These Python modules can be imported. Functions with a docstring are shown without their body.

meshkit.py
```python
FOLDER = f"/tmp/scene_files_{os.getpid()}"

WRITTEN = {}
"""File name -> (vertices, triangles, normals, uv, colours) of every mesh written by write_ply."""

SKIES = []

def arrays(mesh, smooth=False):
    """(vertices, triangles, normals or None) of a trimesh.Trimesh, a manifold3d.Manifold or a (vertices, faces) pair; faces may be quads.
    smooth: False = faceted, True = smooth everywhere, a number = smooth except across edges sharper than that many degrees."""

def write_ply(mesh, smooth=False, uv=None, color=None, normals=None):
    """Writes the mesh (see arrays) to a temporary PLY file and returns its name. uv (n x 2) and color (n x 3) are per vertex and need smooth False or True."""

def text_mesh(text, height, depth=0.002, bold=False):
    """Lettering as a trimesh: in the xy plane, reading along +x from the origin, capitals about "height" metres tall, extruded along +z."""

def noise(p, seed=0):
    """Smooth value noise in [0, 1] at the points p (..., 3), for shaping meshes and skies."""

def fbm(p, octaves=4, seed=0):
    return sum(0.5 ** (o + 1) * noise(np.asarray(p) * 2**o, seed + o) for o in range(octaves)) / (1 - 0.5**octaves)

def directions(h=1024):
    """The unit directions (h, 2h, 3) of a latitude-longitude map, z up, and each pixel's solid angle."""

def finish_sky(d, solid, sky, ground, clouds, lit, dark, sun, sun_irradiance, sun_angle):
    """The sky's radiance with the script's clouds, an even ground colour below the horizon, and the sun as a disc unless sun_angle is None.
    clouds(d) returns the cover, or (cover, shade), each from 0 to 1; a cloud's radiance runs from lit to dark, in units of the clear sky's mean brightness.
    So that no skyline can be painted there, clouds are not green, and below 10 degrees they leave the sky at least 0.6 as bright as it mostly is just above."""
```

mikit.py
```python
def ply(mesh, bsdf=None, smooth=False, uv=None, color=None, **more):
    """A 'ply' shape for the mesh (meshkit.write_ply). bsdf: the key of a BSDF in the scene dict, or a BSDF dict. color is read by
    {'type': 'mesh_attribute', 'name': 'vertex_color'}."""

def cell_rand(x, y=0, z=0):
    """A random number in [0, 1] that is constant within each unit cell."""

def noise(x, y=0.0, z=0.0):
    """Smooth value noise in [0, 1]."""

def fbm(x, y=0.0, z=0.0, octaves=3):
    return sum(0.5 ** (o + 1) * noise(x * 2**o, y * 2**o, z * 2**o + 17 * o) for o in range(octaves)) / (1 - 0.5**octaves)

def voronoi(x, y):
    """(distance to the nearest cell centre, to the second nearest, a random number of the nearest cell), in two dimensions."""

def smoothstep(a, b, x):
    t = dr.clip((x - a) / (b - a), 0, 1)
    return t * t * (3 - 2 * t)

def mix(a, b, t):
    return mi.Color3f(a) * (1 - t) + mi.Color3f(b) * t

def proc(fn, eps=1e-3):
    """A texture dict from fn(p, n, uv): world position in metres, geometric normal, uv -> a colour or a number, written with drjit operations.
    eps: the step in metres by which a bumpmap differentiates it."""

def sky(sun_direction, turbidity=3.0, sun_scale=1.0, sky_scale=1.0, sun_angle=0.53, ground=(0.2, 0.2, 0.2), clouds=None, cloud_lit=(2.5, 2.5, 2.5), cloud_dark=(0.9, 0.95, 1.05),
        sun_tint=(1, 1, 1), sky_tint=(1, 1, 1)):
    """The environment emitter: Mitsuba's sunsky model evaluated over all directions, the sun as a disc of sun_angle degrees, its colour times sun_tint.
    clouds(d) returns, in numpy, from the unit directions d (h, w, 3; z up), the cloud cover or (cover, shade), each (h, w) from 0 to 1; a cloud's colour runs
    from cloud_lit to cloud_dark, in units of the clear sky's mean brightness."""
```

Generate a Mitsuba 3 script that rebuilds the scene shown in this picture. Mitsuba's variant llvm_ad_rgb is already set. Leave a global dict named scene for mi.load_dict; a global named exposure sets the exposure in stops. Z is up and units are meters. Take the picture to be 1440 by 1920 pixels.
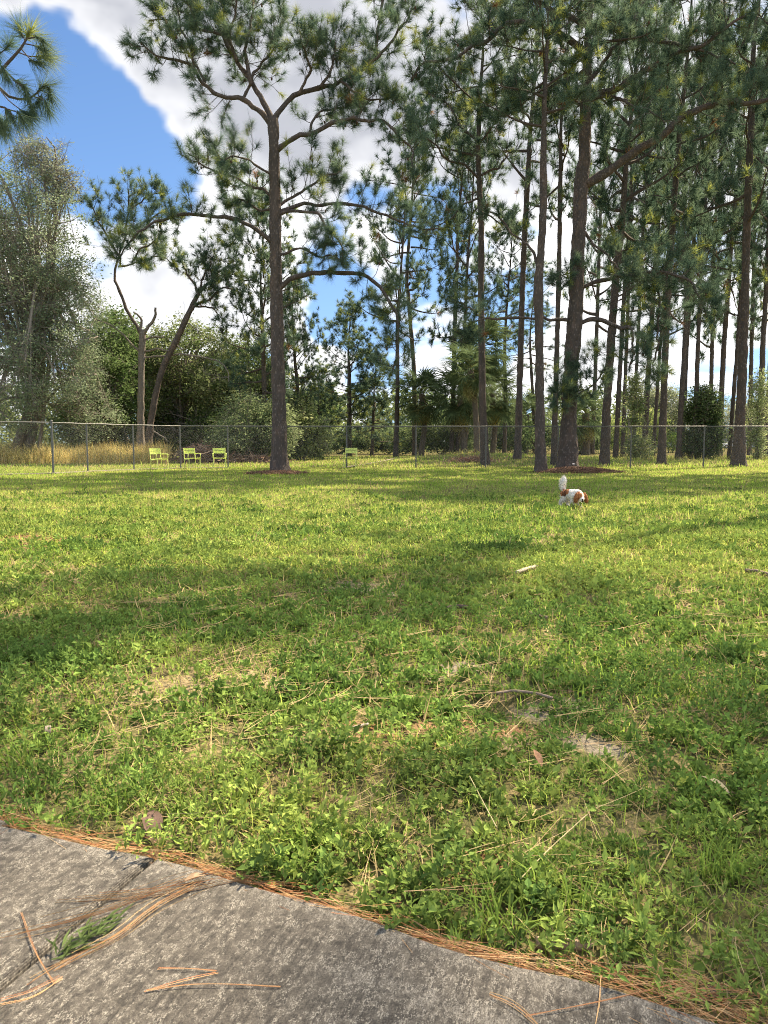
import math
import numpy as np, trimesh, mitsuba as mi, drjit as dr
import manifold3d as m3
import shapely
from shapely import affinity
import mikit, meshkit
from mikit import proc, noise, fbm, voronoi, smoothstep, mix, cell_rand

T = mi.ScalarTransform4f
scene, labels = {}, {}
PI = math.pi

# ------------------------------------------------------------------ camera, sky, sun, exposure
CAM_H, PITCH = 1.10, math.radians(5.15)
CP, SP = math.cos(PITCH), math.sin(PITCH)
scene['camera'] = {'type': 'perspective', 'fov': 53.0, 'fov_axis': 'x', 'near_clip': 0.05, 'far_clip': 4000.0,
                   'to_world': T().look_at(origin=[0, 0, CAM_H], target=[0, CP, CAM_H - SP], up=[0, 0, 1])}
SUN_AZ, SUN_EL = math.radians(48.0), math.radians(50.0)       # azimuth right of straight ahead
SUN = (math.sin(SUN_AZ) * math.cos(SUN_EL), math.cos(SUN_AZ) * math.cos(SUN_EL), math.sin(SUN_EL))
exposure = 3.28


def cloud_cover(d):
    az = np.degrees(np.arctan2(d[..., 0], d[..., 1]))
    el = np.degrees(np.arcsin(np.clip(d[..., 2], -1, 1)))
    z = np.maximum(d[..., 2], 0.04) + 0.16
    q = np.stack([d[..., 0] / z * 2.1, d[..., 1] / z * 2.1, np.zeros_like(z)], -1)
    n = meshkit.fbm(q + [3.1, 7.7, 0.5], 6, 5)
    puff = meshkit.fbm(d * 17.0, 5, 21)
    big = meshkit.fbm(d * 3.2 + 4.0, 4, 40)
    s = 0.24 + 0.95 * (n - 0.5) * 1.5 + 0.75 * (puff - 0.5)

    wx = 5.0 * (meshkit.fbm(d * 9.0 + 2.0, 5, 61) - 0.5)
    wy = 5.0 * (meshkit.fbm(d * 9.0 + 8.0, 5, 62) - 0.5)

    def hole(a, e, ra, re, k, tilt=0.0):
        c, t = math.cos(math.radians(tilt)), math.sin(math.radians(tilt))
        x, y = (az - a) + wx, (el - e) + wy
        return -k * np.exp(-((c * x + t * y) / ra) ** 2 - ((-t * x + c * y) / re) ** 2)

    # gaps of blue and banks of cumulus where they hang in the sky
    s = s + hole(-20.4, 19.2, 7.0, 3.5, 1.2, -38) + hole(-16.5, 17.6, 2.4, 1.6, 0.5) + hole(-26, 19, 4, 4, 0.6)
    s = s + hole(-3.2, 8.5, 3.6, 5.0, 0.8, 20) + hole(3.5, 14.5, 2.6, 3.0, 0.6) + hole(-1, 17.5, 2.2, 2.0, 0.45) + hole(9.5, 9.5, 2.0, 3.0, 0.5)
    s = s - hole(-15, 26.5, 12, 3.5, 0.6, -30) - hole(-4.8, 6.5, 1.5, 4.5, 1.0, 14) - hole(-14, 11.5, 4.2, 3.2, 0.8) - hole(15, 18, 10, 12, 0.3) - hole(-5, 25, 9, 6, 0.7) - hole(-25.5, 27.5, 4.5, 2.2, 0.5)
    cover = np.clip((s - 0.06) / 0.24, 0, 1)
    cover = cover * cover * (3 - 2 * cover)
    up = meshkit.fbm((d + np.array([0.02, 0.012, 0.035])) * 17.0, 5, 21)
    thick = np.clip((s - 0.24) / 0.6, 0, 1)
    shade = np.clip(0.12 + 0.36 * np.clip((el - 15) / 4, 0, 1) * np.clip((42 - el) / 14, 0, 1) + 0.55 * thick + 1.3 * (up - puff) + 0.5 * (big - 0.5) - 0.25 * (el < 0), 0, 1)
    shade = np.where(el < 17, shade * (0.45 + 0.55 * np.clip((el - 4) / 13, 0, 1)), shade)
    return cover * 0.97, shade


scene['sky'] = mikit.sky(SUN, turbidity=3.0, sun_angle=0.6, sky_scale=0.8, clouds=cloud_cover, cloud_lit=(3.6, 3.58, 3.56), cloud_dark=(1.45, 1.48, 1.6),
                         sun_tint=(1.0, 0.98, 0.94), sky_tint=(0.53, 0.60, 0.72), ground=(0.12, 0.14, 0.07))

# ------------------------------------------------------------------ helpers
F = 1444.0                                             # focal length in pixels of the 1440 x 1920 photograph


def ray(px, py):
    u, v = (px - 720) / F, (py - 960) / F
    return np.array([u, CP - v * SP, -SP - v * CP])


def at(px, py, d):
    """The point at forward distance d seen at a pixel of the photograph."""
    r = ray(px, py)
    return np.array([0, 0, CAM_H]) + r * (d / r[1])


def G(px, py, z=0.0):
    """The point of the level z seen at a pixel."""
    r = ray(px, py)
    return np.array([0, 0, CAM_H]) + r * ((z - CAM_H) / r[2])


def nrm(v):
    return v / np.maximum(np.linalg.norm(v, axis=-1, keepdims=True), 1e-9)


def smoothline(pts, n, extra=None):
    """Catmull-Rom through the points, n samples evenly spaced in length; extra: values at the points, sampled alike."""
    p = np.asarray(pts, float)
    if extra is not None:
        p = np.hstack([p, np.asarray(extra, float).reshape(len(p), -1)])
    q = np.vstack([2 * p[0] - p[1], p, 2 * p[-1] - p[-2]])
    u = np.linspace(0, 1, 14)[:-1, None]
    out = []
    for i in range(len(p) - 1):
        a, b, c, e = q[i:i + 4]
        out.append(0.5 * (2 * b + (c - a) * u + (2 * a - 5 * b + 4 * c - e) * u ** 2 + (3 * b - a - 3 * c + e) * u ** 3))
    out = np.vstack(out + [p[-1:]])
    s = np.r_[0, np.cumsum(np.linalg.norm(np.diff(out[:, :3], axis=0), axis=1))]
    t = np.linspace(0, s[-1], n)
    r = np.stack([np.interp(t, s, out[:, k]) for k in range(out.shape[1])], 1)
    return r if extra is None else (r[:, :3], r[:, 3:])


def tubes(P, R, sides=4, cap=False):
    """N curves of K points each as tapered tubes, in one go."""
    P, R = np.asarray(P, float), np.asarray(R, float)
    N, K = P.shape[:2]
    R = np.broadcast_to(R, (N, K))
    t = nrm(np.gradient(P, axis=1))
    mean = nrm(P[:, -1] - P[:, 0])
    ref = np.zeros((N, 3))
    ref[np.arange(N), np.argmin(np.abs(mean), axis=1)] = 1
    a = nrm(np.cross(t, ref[:, None]))
    b = np.cross(t, a)
    th = np.arange(sides) * 2 * PI / sides
    v = P[:, :, None] + R[:, :, None, None] * (np.cos(th)[:, None] * a[:, :, None] + np.sin(th)[:, None] * b[:, :, None])
    i, j = np.meshgrid(np.arange(K - 1), np.arange(sides), indexing='ij')
    k = (j + 1) % sides
    q = np.stack([i * sides + j, i * sides + k, (i + 1) * sides + k, (i + 1) * sides + j], -1).reshape(-1, 4)
    f = np.vstack([q[:, [0, 1, 2]], q[:, [0, 2, 3]]])
    if cap:
        e = np.array([[0, x + 1, x] for x in range(1, sides - 1)])
        f = np.vstack([f, e, e[:, ::-1] + (K - 1) * sides])
    f = (f[None] + (np.arange(N) * K * sides)[:, None, None]).reshape(-1, 3)
    return v.reshape(-1, 3), f


class MB:
    """Collects pieces into ONE mesh."""

    def __init__(self):
        self.v, self.f, self.c, self.n = [], [], [], 0

    def add(self, v, f, c=None):
        v = np.asarray(v, float)
        self.v.append(v)
        self.f.append(np.asarray(f, int) + self.n)
        if c is not None:
            self.c.append(np.broadcast_to(np.asarray(c, float), (len(v), 3)))
        self.n += len(v)
        return self

    def mesh(self, m):
        return self.add(np.array(m.vertices), np.array(m.faces))

    def put(self, key, bsdf, smooth=False, **lab):
        if not self.n:
            return
        v, f = np.vstack(self.v), np.vstack(self.f)
        scene[key] = mikit.ply((v, f), bsdf, smooth=smooth, color=np.vstack(self.c) if self.c else None)
        if lab:
            labels[key] = lab


taken = {}


def key_of(name):
    n = taken.get(name, -1) + 1
    taken[name] = n
    return name if n == 0 else f'{name}_{n:03d}'


def part(holder, name):
    return holder + '__' + key_of(holder + '__' + name)[len(holder) + 2:]


def thing(name, label, category, group=None):
    k = key_of(name)
    labels[k] = {'label': label, 'category': category}
    if group:
        labels[k]['group'] = group
    return k


def box(x, y, z, at_=(0, 0, 0), r=0.0):
    """A box, its edges rounded by r."""
    if r:
        s = m3.Manifold.sphere(r, 8)
        h = [s.translate([sx * (x / 2 - r), sy * (y / 2 - r), sz * (z / 2 - r)]) for sx in (-1, 1) for sy in (-1, 1) for sz in (-1, 1)]
        m = m3.Manifold.batch_hull(h).to_mesh()
        b = trimesh.Trimesh(m.vert_properties[:, :3], m.tri_verts, process=False)
    else:
        b = trimesh.creation.box((x, y, z))
    b.apply_translation(at_)
    return b


def rz(a):
    c, s = math.cos(a), math.sin(a)
    return np.array([[c, -s, 0], [s, c, 0], [0, 0, 1.0]])


# ------------------------------------------------------------------ materials
def vcol():
    return {'type': 'mesh_attribute', 'name': 'vertex_color'}


def thin(trans, rough=0.5, spec=None):
    return {'type': 'principledthin', 'base_color': vcol(), 'roughness': rough, 'diff_trans': trans, 'eta': 1.4, 'spec_trans': 0.0}


scene['needle_leaf'] = thin(0.9, 0.42)
scene['broad_leaf'] = thin(0.95, 0.58)
scene['weed_leaf'] = thin(0.5, 0.33)
scene['grass_leaf'] = thin(1.05, 0.5)
scene['palm_leaf'] = thin(0.6, 0.3)
scene['dry_blade'] = thin(0.55, 0.6)
scene['painted_vertex'] = {'type': 'twosided', 'bsdf': {'type': 'principled', 'base_color': vcol(), 'roughness': 0.75, 'specular': 0.3}}


def bark_color(base, warm, pale, sx=9.0):
    def fn(p, n, uv):
        a = fbm(p.x * sx, p.y * sx, p.z * sx * 0.3, 3)
        b = noise(p.x * 30, p.y * 30, p.z * 11)
        c = noise(p.x * 2.1 + 5, p.y * 2.1, p.z * 0.9)
        col = mix(base, warm, smoothstep(0.45, 0.75, a) * (0.35 + 0.65 * c))
        return mix(col, pale, smoothstep(0.6, 0.9, b) * 0.55)
    return fn


def bark_height(p, n, uv):
    return 0.6 * fbm(p.x * 14, p.y * 14, p.z * 4, 3) + 0.4 * noise(p.x * 45, p.y * 45, p.z * 20)


def bark(name, base, warm, pale, bump=0.03):
    scene[name] = {'type': 'bumpmap', 'arbitrary': proc(bark_height, 0.004), 'scale': bump,
                   'bsdf': {'type': 'twosided', 'bsdf': {'type': 'principled', 'base_color': proc(bark_color(base, warm, pale)), 'roughness': 0.85, 'specular': 0.25}}}


bark('pine_bark', (0.080, 0.069, 0.061), (0.135, 0.10, 0.08), (0.235, 0.20, 0.175))
bark('grey_bark', (0.16, 0.145, 0.125), (0.22, 0.185, 0.15), (0.34, 0.32, 0.29))
bark('palm_bark', (0.13, 0.11, 0.085), (0.2, 0.15, 0.1), (0.27, 0.24, 0.2))
scene['branch_wood'] = {'type': 'twosided', 'bsdf': {'type': 'principled', 'base_color': {'type': 'rgb', 'value': [0.085, 0.07, 0.06]}, 'roughness': 0.85, 'specular': 0.25}}
scene['pale_twig'] = {'type': 'twosided', 'bsdf': {'type': 'principled', 'base_color': {'type': 'rgb', 'value': [0.24, 0.22, 0.19]}, 'roughness': 0.85, 'specular': 0.25}}
scene['cone_brown'] = {'type': 'twosided', 'bsdf': {'type': 'principled', 'base_color': {'type': 'rgb', 'value': [0.10, 0.062, 0.04]}, 'roughness': 0.8, 'specular': 0.25}}

# ------------------------------------------------------------------ the ground
HOLLOW = (0.45, 3.16)


def gz(x, y):
    """Height of the ground: nearly level lawn, a low bank beyond the fence."""
    x, y = np.asarray(x, float), np.asarray(y, float)
    bank = 0.42 * np.exp(-((x - 6.5) / 5.5) ** 2 - ((y - 46) / 5.0) ** 2) * (y > 30)
    near = 0.022 * (meshkit.noise(np.stack([x * 1.7, y * 1.7, x * 0], -1), 3) - 0.5) + 0.012 * (meshkit.noise(np.stack([x * 5, y * 5, x * 0], -1), 4) - 0.5)
    hx, hy = HOLLOW
    dip = -0.075 * np.exp(-(((x - hx) / 0.13) ** 2 + ((y - hy) / 0.12) ** 2) ** 1.5)
    return bank + near * np.clip((40 - y) / 10, 0, 1) + dip


EDGE_PX = [(-160, 1526), (0, 1546), (60, 1557), (150, 1578), (240, 1596), (300, 1608), (360, 1623), (430, 1646), (520, 1671), (620, 1697), (720, 1731),
           (830, 1771), (940, 1801), (1020, 1819), (1100, 1836), (1200, 1866), (1300, 1899), (1360, 1919), (1500, 1975)]
EDGE = np.array([G(x, y, 0.035)[:2] for x, y in EDGE_PX])
_a, _b = EDGE[0] - EDGE[1], EDGE[-1] - EDGE[-2]
EDGE = np.vstack([EDGE[0] + nrm(_a) * 2.5 + [0, -0.5], EDGE, EDGE[-1] + nrm(_b) * 2.0])


def edge_y(x):
    return np.interp(x, EDGE[:, 0], EDGE[:, 1])


def on_path(x, y, margin=0.0):
    return (y < edge_y(x) - margin) & (y > -1.6)


# worn places in the turf: pixel, half width and half depth in metres, kind (0 sand, 1 dry thatch, 2 needle litter)
WORN = []
for px, py, rx, ry, kind in [(845, 1258, .13, .16, 0), (1012, 1330, .16, .14, 0), (1112, 1395, .11, .13, 0), (1345, 1218, .42, .34, 1), (603, 1197, .14, .14, 0),
                             (690, 1106, .34, .26, 0), (15, 1013, .85, .5, 2), (112, 1092, .35, .35, 1), (330, 1285, .5, .45, 1), (820, 1370, .34, .20, 2),
                             (925, 1330, .12, .10, 3), (940, 1395, .25, .10, 1), (560, 1385, .22, .16, 1), (300, 1010, .5, .5, 1), (1010, 1010, .4, .4, 1), (640, 1215, .13, .07, 1),
                             (760, 985, .6, .5, 1), (1290, 1135, .35, .2, 1), (470, 1275, .3, .2, 1), (600, 1540, .12, .10, 2), (285, 1565, .07, .08, 3), (925, 1640, .1, .1, 2),
                             (500, 888, 1.3, 1.0, 2), (1085, 887, 2.0, 1.2, 2)]:
    g = G(px, py)
    WORN.append((g[0], g[1], rx * (0.9 if kind == 1 else 1.25), ry * (0.9 if kind == 1 else 1.25), kind))


def worn_np(x, y):
    n = meshkit.fbm(np.stack([x * 6, y * 6, x * 0], -1), 3, 9) - 0.5
    w = np.zeros_like(x)
    for cx, cy, rx, ry, k in WORN:
        d = np.sqrt(((x - cx) / rx) ** 2 + ((y - cy) / ry) ** 2)
        w = np.maximum(w, np.clip((1.0 - d + 2.0 * n) / 0.8, 0, 1) * (0.97, 0.55, 0.95, 1.0)[k])
    return w


def lawn_color(p, n, uv):
    a = fbm(p.x * 9, p.y * 9, 0, 3)
    b = noise(p.x * 130, p.y * 130, 0)
    big = fbm(p.x * 0.7 + 3, p.y * 0.7, 0, 3)
    soil = mix((0.05, 0.04, 0.028), (0.16, 0.125, 0.078), b * 0.6 + 0.4 * a)
    green = mix((0.085, 0.14, 0.03), (0.16, 0.20, 0.05), smoothstep(0.35, 0.7, big * 0.6 + 0.4 * a))
    thatch = mix((0.20, 0.16, 0.085), (0.34, 0.27, 0.15), noise(p.x * 55, p.y * 190, 3.0))
    col = mix(mix(soil, green, 0.3), thatch, smoothstep(0.52, 0.7, fbm(p.x * 31, p.y * 31, 7.0, 3)) * 0.7)
    wob = 1.3 * (fbm(p.x * 6, p.y * 6, 0, 3) - 0.5)
    kinds = [(0.24, 0.215, 0.175), (0.24, 0.20, 0.12), (0.26, 0.145, 0.085), (0.10, 0.075, 0.05)]
    for cx, cy, rx, ry, k in WORN:
        d = dr.sqrt(dr.square((p.x - cx) / rx) + dr.square((p.y - cy) / ry))
        t = dr.clip((1.0 - d + 1.6 * wob) / 0.7, 0, 1) * 0.85
        c = mi.Color3f(kinds[k]) * (0.65 + 0.7 * b)
        col = col * (1 - t) + c * t
    return col


def lawn_height(p, n, uv):
    return fbm(p.x * 60, p.y * 60, 0, 3)


scene['lawn_surface'] = {'type': 'bumpmap', 'arbitrary': proc(lawn_height, 0.003), 'scale': 0.015,
                         'bsdf': {'type': 'twosided', 'bsdf': {'type': 'diffuse', 'reflectance': proc(lawn_color)}}}
sx = np.sinh(np.linspace(-8.2, 8.2, 170)) * 0.33
sy = np.r_[-np.sinh(np.linspace(5.6, 0.2, 24)) * 0.4, np.sinh(np.linspace(0.0, 8.6, 200)) * 0.33 + 0.6]
gx, gy = np.meshgrid(sx, sy, indexing='ij')
gzz = gz(gx, gy)
gzz = gzz - 0.03 * on_path(gx, gy, -0.03) - 0.012 * np.clip(1 - (gy - edge_y(gx)) / 0.12, 0, 1) * (gy > edge_y(gx))
ii, jj = np.meshgrid(np.arange(len(sx) - 1), np.arange(len(sy) - 1), indexing='ij')
w_ = len(sy)
quad = np.stack([ii * w_ + jj, (ii + 1) * w_ + jj, (ii + 1) * w_ + jj + 1, ii * w_ + jj + 1], -1).reshape(-1, 4)
scene['lawn'] = mikit.ply((np.stack([gx, gy, gzz], -1).reshape(-1, 3), quad), 'lawn_surface', smooth=True)
labels['lawn'] = {'label': 'wide mown lawn reaching from the concrete path to the trees beyond the fence', 'category': 'lawn', 'kind': 'structure'}

# the concrete path: slabs of a broom-finished, stained pavement with a joint between them
J0, J1 = G(293, 1605, .035)[:2], G(0, 1852, .035)[:2]
jd = nrm(J1 - J0)
BX, BY = float(jd[0]), float(jd[1])


EC = np.polyfit(EDGE[1:-1, 0], EDGE[1:-1, 1], 4)


def concrete_color(p, n, uv):
    along, across = p.x * BX + p.y * BY, p.x * BY - p.y * BX
    xx = dr.clip(p.x, float(EDGE[1, 0]), float(EDGE[-2, 0]))
    rim = sum(float(c) * xx ** (4 - i) for i, c in enumerate(EC)) - p.y          # distance in from the lawn edge
    streak = 0.6 * fbm(along * 5, across * 190, 0, 3) + 0.4 * noise(p.x * 90, p.y * 90, 3.0)
    fleck = 0.4 * noise(along * 170, across * 420, 2.0) + 0.6 * noise(along * 330, across * 620, 5.0)
    grit = noise(p.x * 520, p.y * 520, 0)
    blot = fbm(p.x * 2.0 + 1.7, p.y * 2.0, 0, 4)
    fine = fbm(along * 36, across * 90, 4.0, 4)
    stain = smoothstep(0.25, 0.75, blot * 0.2 + fine * 0.35 + 0.45 * fbm(p.x * 75, p.y * 75, 2.0, 3))
    col = mix((0.078, 0.073, 0.064), (0.132, 0.124, 0.107), stain)
    col = mix(col, (0.035, 0.034, 0.031), smoothstep(0.46, 0.60, streak) * 0.6)
    worn = smoothstep(0.09, 0.0, rim) + 0.8 * smoothstep(0.055, 0.0, dr.abs(rim - 0.20 + 0.05 * (blot - 0.5))) * smoothstep(-0.35, 0.1, p.x)
    col = mix(col, (0.22, 0.211, 0.188), worn * smoothstep(0.3, 0.62, 0.5 * fine + 0.5 * fleck) * 0.75)
    col = mix(col, (0.32, 0.305, 0.268), smoothstep(0.50, 0.68, fleck) * smoothstep(0.2, 0.8, fine * 0.4 + stain * 0.6) * 0.75)
    return col * (0.52 + 0.58 * grit)


def concrete_height(p, n, uv):
    along, across = p.x * BX + p.y * BY, p.x * BY - p.y * BX
    return 0.5 * noise(along * 14, across * 210, 0) + 0.35 * noise(along * 60, across * 330, 3) + 0.4 * noise(p.x * 330, p.y * 330, 0)


scene['concrete'] = {'type': 'bumpmap', 'arbitrary': proc(concrete_height, 0.0008), 'scale': 0.0032,
                     'bsdf': {'type': 'twosided', 'bsdf': {'type': 'principled', 'base_color': proc(concrete_color), 'roughness': 0.85, 'specular': 0.3}}}
ed = smoothline(np.c_[EDGE, np.zeros(len(EDGE))], 160)[:, :2]
ed = ed + nrm(np.c_[-np.gradient(ed[:, 1]), np.gradient(ed[:, 0])]) * (0.006 * (meshkit.fbm(np.c_[ed * 9, ed[:, :1] * 0], 3, 2) - 0.5))[:, None]
whole = shapely.Polygon(np.vstack([ed, [[ed[-1, 0], -1.5], [ed[0, 0], -1.5]]])).buffer(0)
cuts = [shapely.LineString([J0 - jd * 1.5, J0 + jd * 5])]
for off in (1.52, -1.52):
    nv = np.array([-jd[1], jd[0]])
    cuts.append(shapely.LineString([J0 + nv * off - jd * 3, J0 + nv * off + jd * 6]))
slabs = whole.difference(shapely.union_all([c.buffer(0.005) for c in cuts]))
for g in sorted(slabs.geoms, key=lambda s: -s.area):
    if g.area < 0.05:
        continue
    mb = MB()
    for inset, z0, z1 in ((0.0, -0.09, 0.026), (0.0025, 0.025, 0.031), (0.006, 0.030, 0.0335), (0.011, 0.033, 0.035)):
        q = g.buffer(-inset)
        for q1 in getattr(q, 'geoms', [q]):
            e = trimesh.creation.extrude_polygon(q1, z1 - z0, engine='earcut')
            e.apply_translation((0, 0, z0))
            mb.mesh(e)
    mb.put(part('path', 'slab'), 'concrete')
labels['path'] = {'label': 'stained grey concrete path with a broomed finish in the near corner', 'category': 'path', 'kind': 'structure'}

# ------------------------------------------------------------------ trees: generators
UP = np.array([0, 0, 1.0])


def perp(rng, t):
    a = rng.normal(0, 1, t.shape)
    return nrm(a - t * (a * t).sum(-1, keepdims=True))


def trunk_mesh(line, rad, sides=22, flare=0.3, rough=0.05, plates=1.0, seed=0):
    """A trunk with a flared foot and furrowed bark plates raised from it."""
    n = len(line)
    v, f = tubes(line[None], rad[None], sides, True)
    c = np.repeat(line, sides, axis=0)
    r = np.repeat(rad, sides)[:, None]
    out = (v - c) / np.maximum(r, 1e-6)
    h = (v[:, 2] - line[0, 2])[:, None]
    ang = np.arctan2(out[:, 1], out[:, 0])[:, None]
    toe = 1 + 0.35 * np.sin(ang * 5 + seed) * np.exp(-h / 0.22)
    q = v * np.array([8.5, 8.5, 2.3]) * plates
    fur = (meshkit.noise(q, seed + 1) * 0.6 + meshkit.noise(q * 2.1, seed + 2) * 0.4)[:, None]
    big = meshkit.fbm(v * np.array([1.5, 1.5, 0.8]), 3, seed + 3)[:, None]
    rr = r * (1 + flare * np.exp(-h / 0.33) * toe + rough * 2 * (np.clip(fur, 0.3, 0.62) - 0.46) / 0.16 + 0.16 * (big - 0.5))
    return c + out * rr, f


def needles(rng, pos, axis, k, L, w, col, back=0.2, spread=(0.1, 1.5), sag=0.2):
    """Tufts of needles round shoot ends: k single-triangle needles each."""
    m = len(pos)
    i = np.repeat(np.arange(m), k)
    ax = axis[i]
    th = rng.uniform(spread[0], spread[1], m * k)[:, None]
    d = nrm(ax * np.cos(th) + perp(rng, ax) * np.sin(th) - UP * sag * rng.uniform(0.3, 1.2, (m * k, 1)))
    p = pos[i] - ax * rng.uniform(0, back, (m * k, 1))
    side = perp(rng, d) * w / 2
    ll = L * rng.uniform(0.7, 1.1, (m * k, 1)) * rng.uniform(0.85, 1.15, m)[i][:, None]
    v = np.stack([p - side, p + side, p + d * ll], 1)
    c = col[i] * rng.uniform(0.8, 1.2, (m * k, 1))
    return v.reshape(-1, 3), np.arange(3 * m * k).reshape(-1, 3), np.repeat(c, 3, axis=0)


def needle_colors(rng, m, yellow=0.12, brown=0.005):
    a = np.clip(rng.normal(0.4, 0.3, (m, 1)), 0, 1)
    c = np.array([0.086, 0.150, 0.108]) * (1 - a) + np.array([0.18, 0.250, 0.152]) * a
    y = rng.random(m)
    c[y < yellow] = np.array([0.32, 0.37, 0.10])
    c[y > 1 - brown] = np.array([0.30, 0.16, 0.07])
    return c * rng.uniform(0.8, 1.2, (m, 1))


def branchlets(rng, line, s0, sp, Lr, lift=0.35):
    """Side branchlets off a limb (n, 6, 3) from the fraction s0 of its length on."""
    s = np.r_[0, np.cumsum(np.linalg.norm(np.diff(line, axis=0), axis=1))]
    tot = s[-1]
    t = np.arange(s0 * tot, tot, sp)
    if len(t) == 0:
        return np.zeros((0, 6, 3))
    t = np.clip(t + rng.uniform(-0.4, 0.4, len(t)) * sp, 0, tot)
    p = np.stack([np.interp(t, s, line[:, k]) for k in range(3)], -1)
    g = nrm(np.stack([np.interp(t + 0.1, s, line[:, k]) - np.interp(t - 0.1, s, line[:, k]) for k in range(3)], -1))
    fr = t / tot
    n = len(t)
    d = nrm(g * rng.uniform(0.1, 0.8, (n, 1)) + perp(rng, g) + UP * rng.uniform(-0.25, 0.5, (n, 1)))
    L = rng.uniform(Lr[0], Lr[1], (n, 1)) * (1.15 - 0.5 * fr[:, None])
    u = np.linspace(0, 1, 6)[None, :, None]
    bend = rng.normal(lift, 0.35, (n, 1))
    wob = np.cumsum(rng.normal(0, 0.05, (n, 6, 3)), 1) * u * L[:, None]
    return p[:, None] + d[:, None] * L[:, None] * u + UP * (bend * L)[:, None] * u ** 2 + wob


def twig_tufts(rng, C, per, Lr, lift=0.4, first=0.3):
    """Twigs along the branchlets C and the tuft seats at their ends: (twigs (m, 4, 3), seats, axes)."""
    n = len(C)
    i = np.repeat(np.arange(n), per)
    u = rng.uniform(first, 1.0, n * per) * 4.999
    k = u.astype(int)
    fr = (u - k)[:, None]
    p = C[i, k] * (1 - fr) + C[i, k + 1] * fr
    g = nrm(C[i, k + 1] - C[i, k])
    d = nrm(g * 0.7 + perp(rng, g) * rng.uniform(0.5, 1.1, (n * per, 1)) + UP * 0.15)
    L = rng.uniform(Lr[0], Lr[1], (n * per, 1))
    w = np.linspace(0, 1, 4)[None, :, None]
    tw = p[:, None] + d[:, None] * L[:, None] * w + UP * (rng.normal(lift, 0.3, (n * per, 1)) * L)[:, None] * w ** 2
    seats = np.vstack([tw[:, -1], C[:, -1]])
    axes = np.vstack([nrm(tw[:, -1] - tw[:, -2]), nrm(C[:, -1] - C[:, -2])])
    return tw, seats, axes


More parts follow.
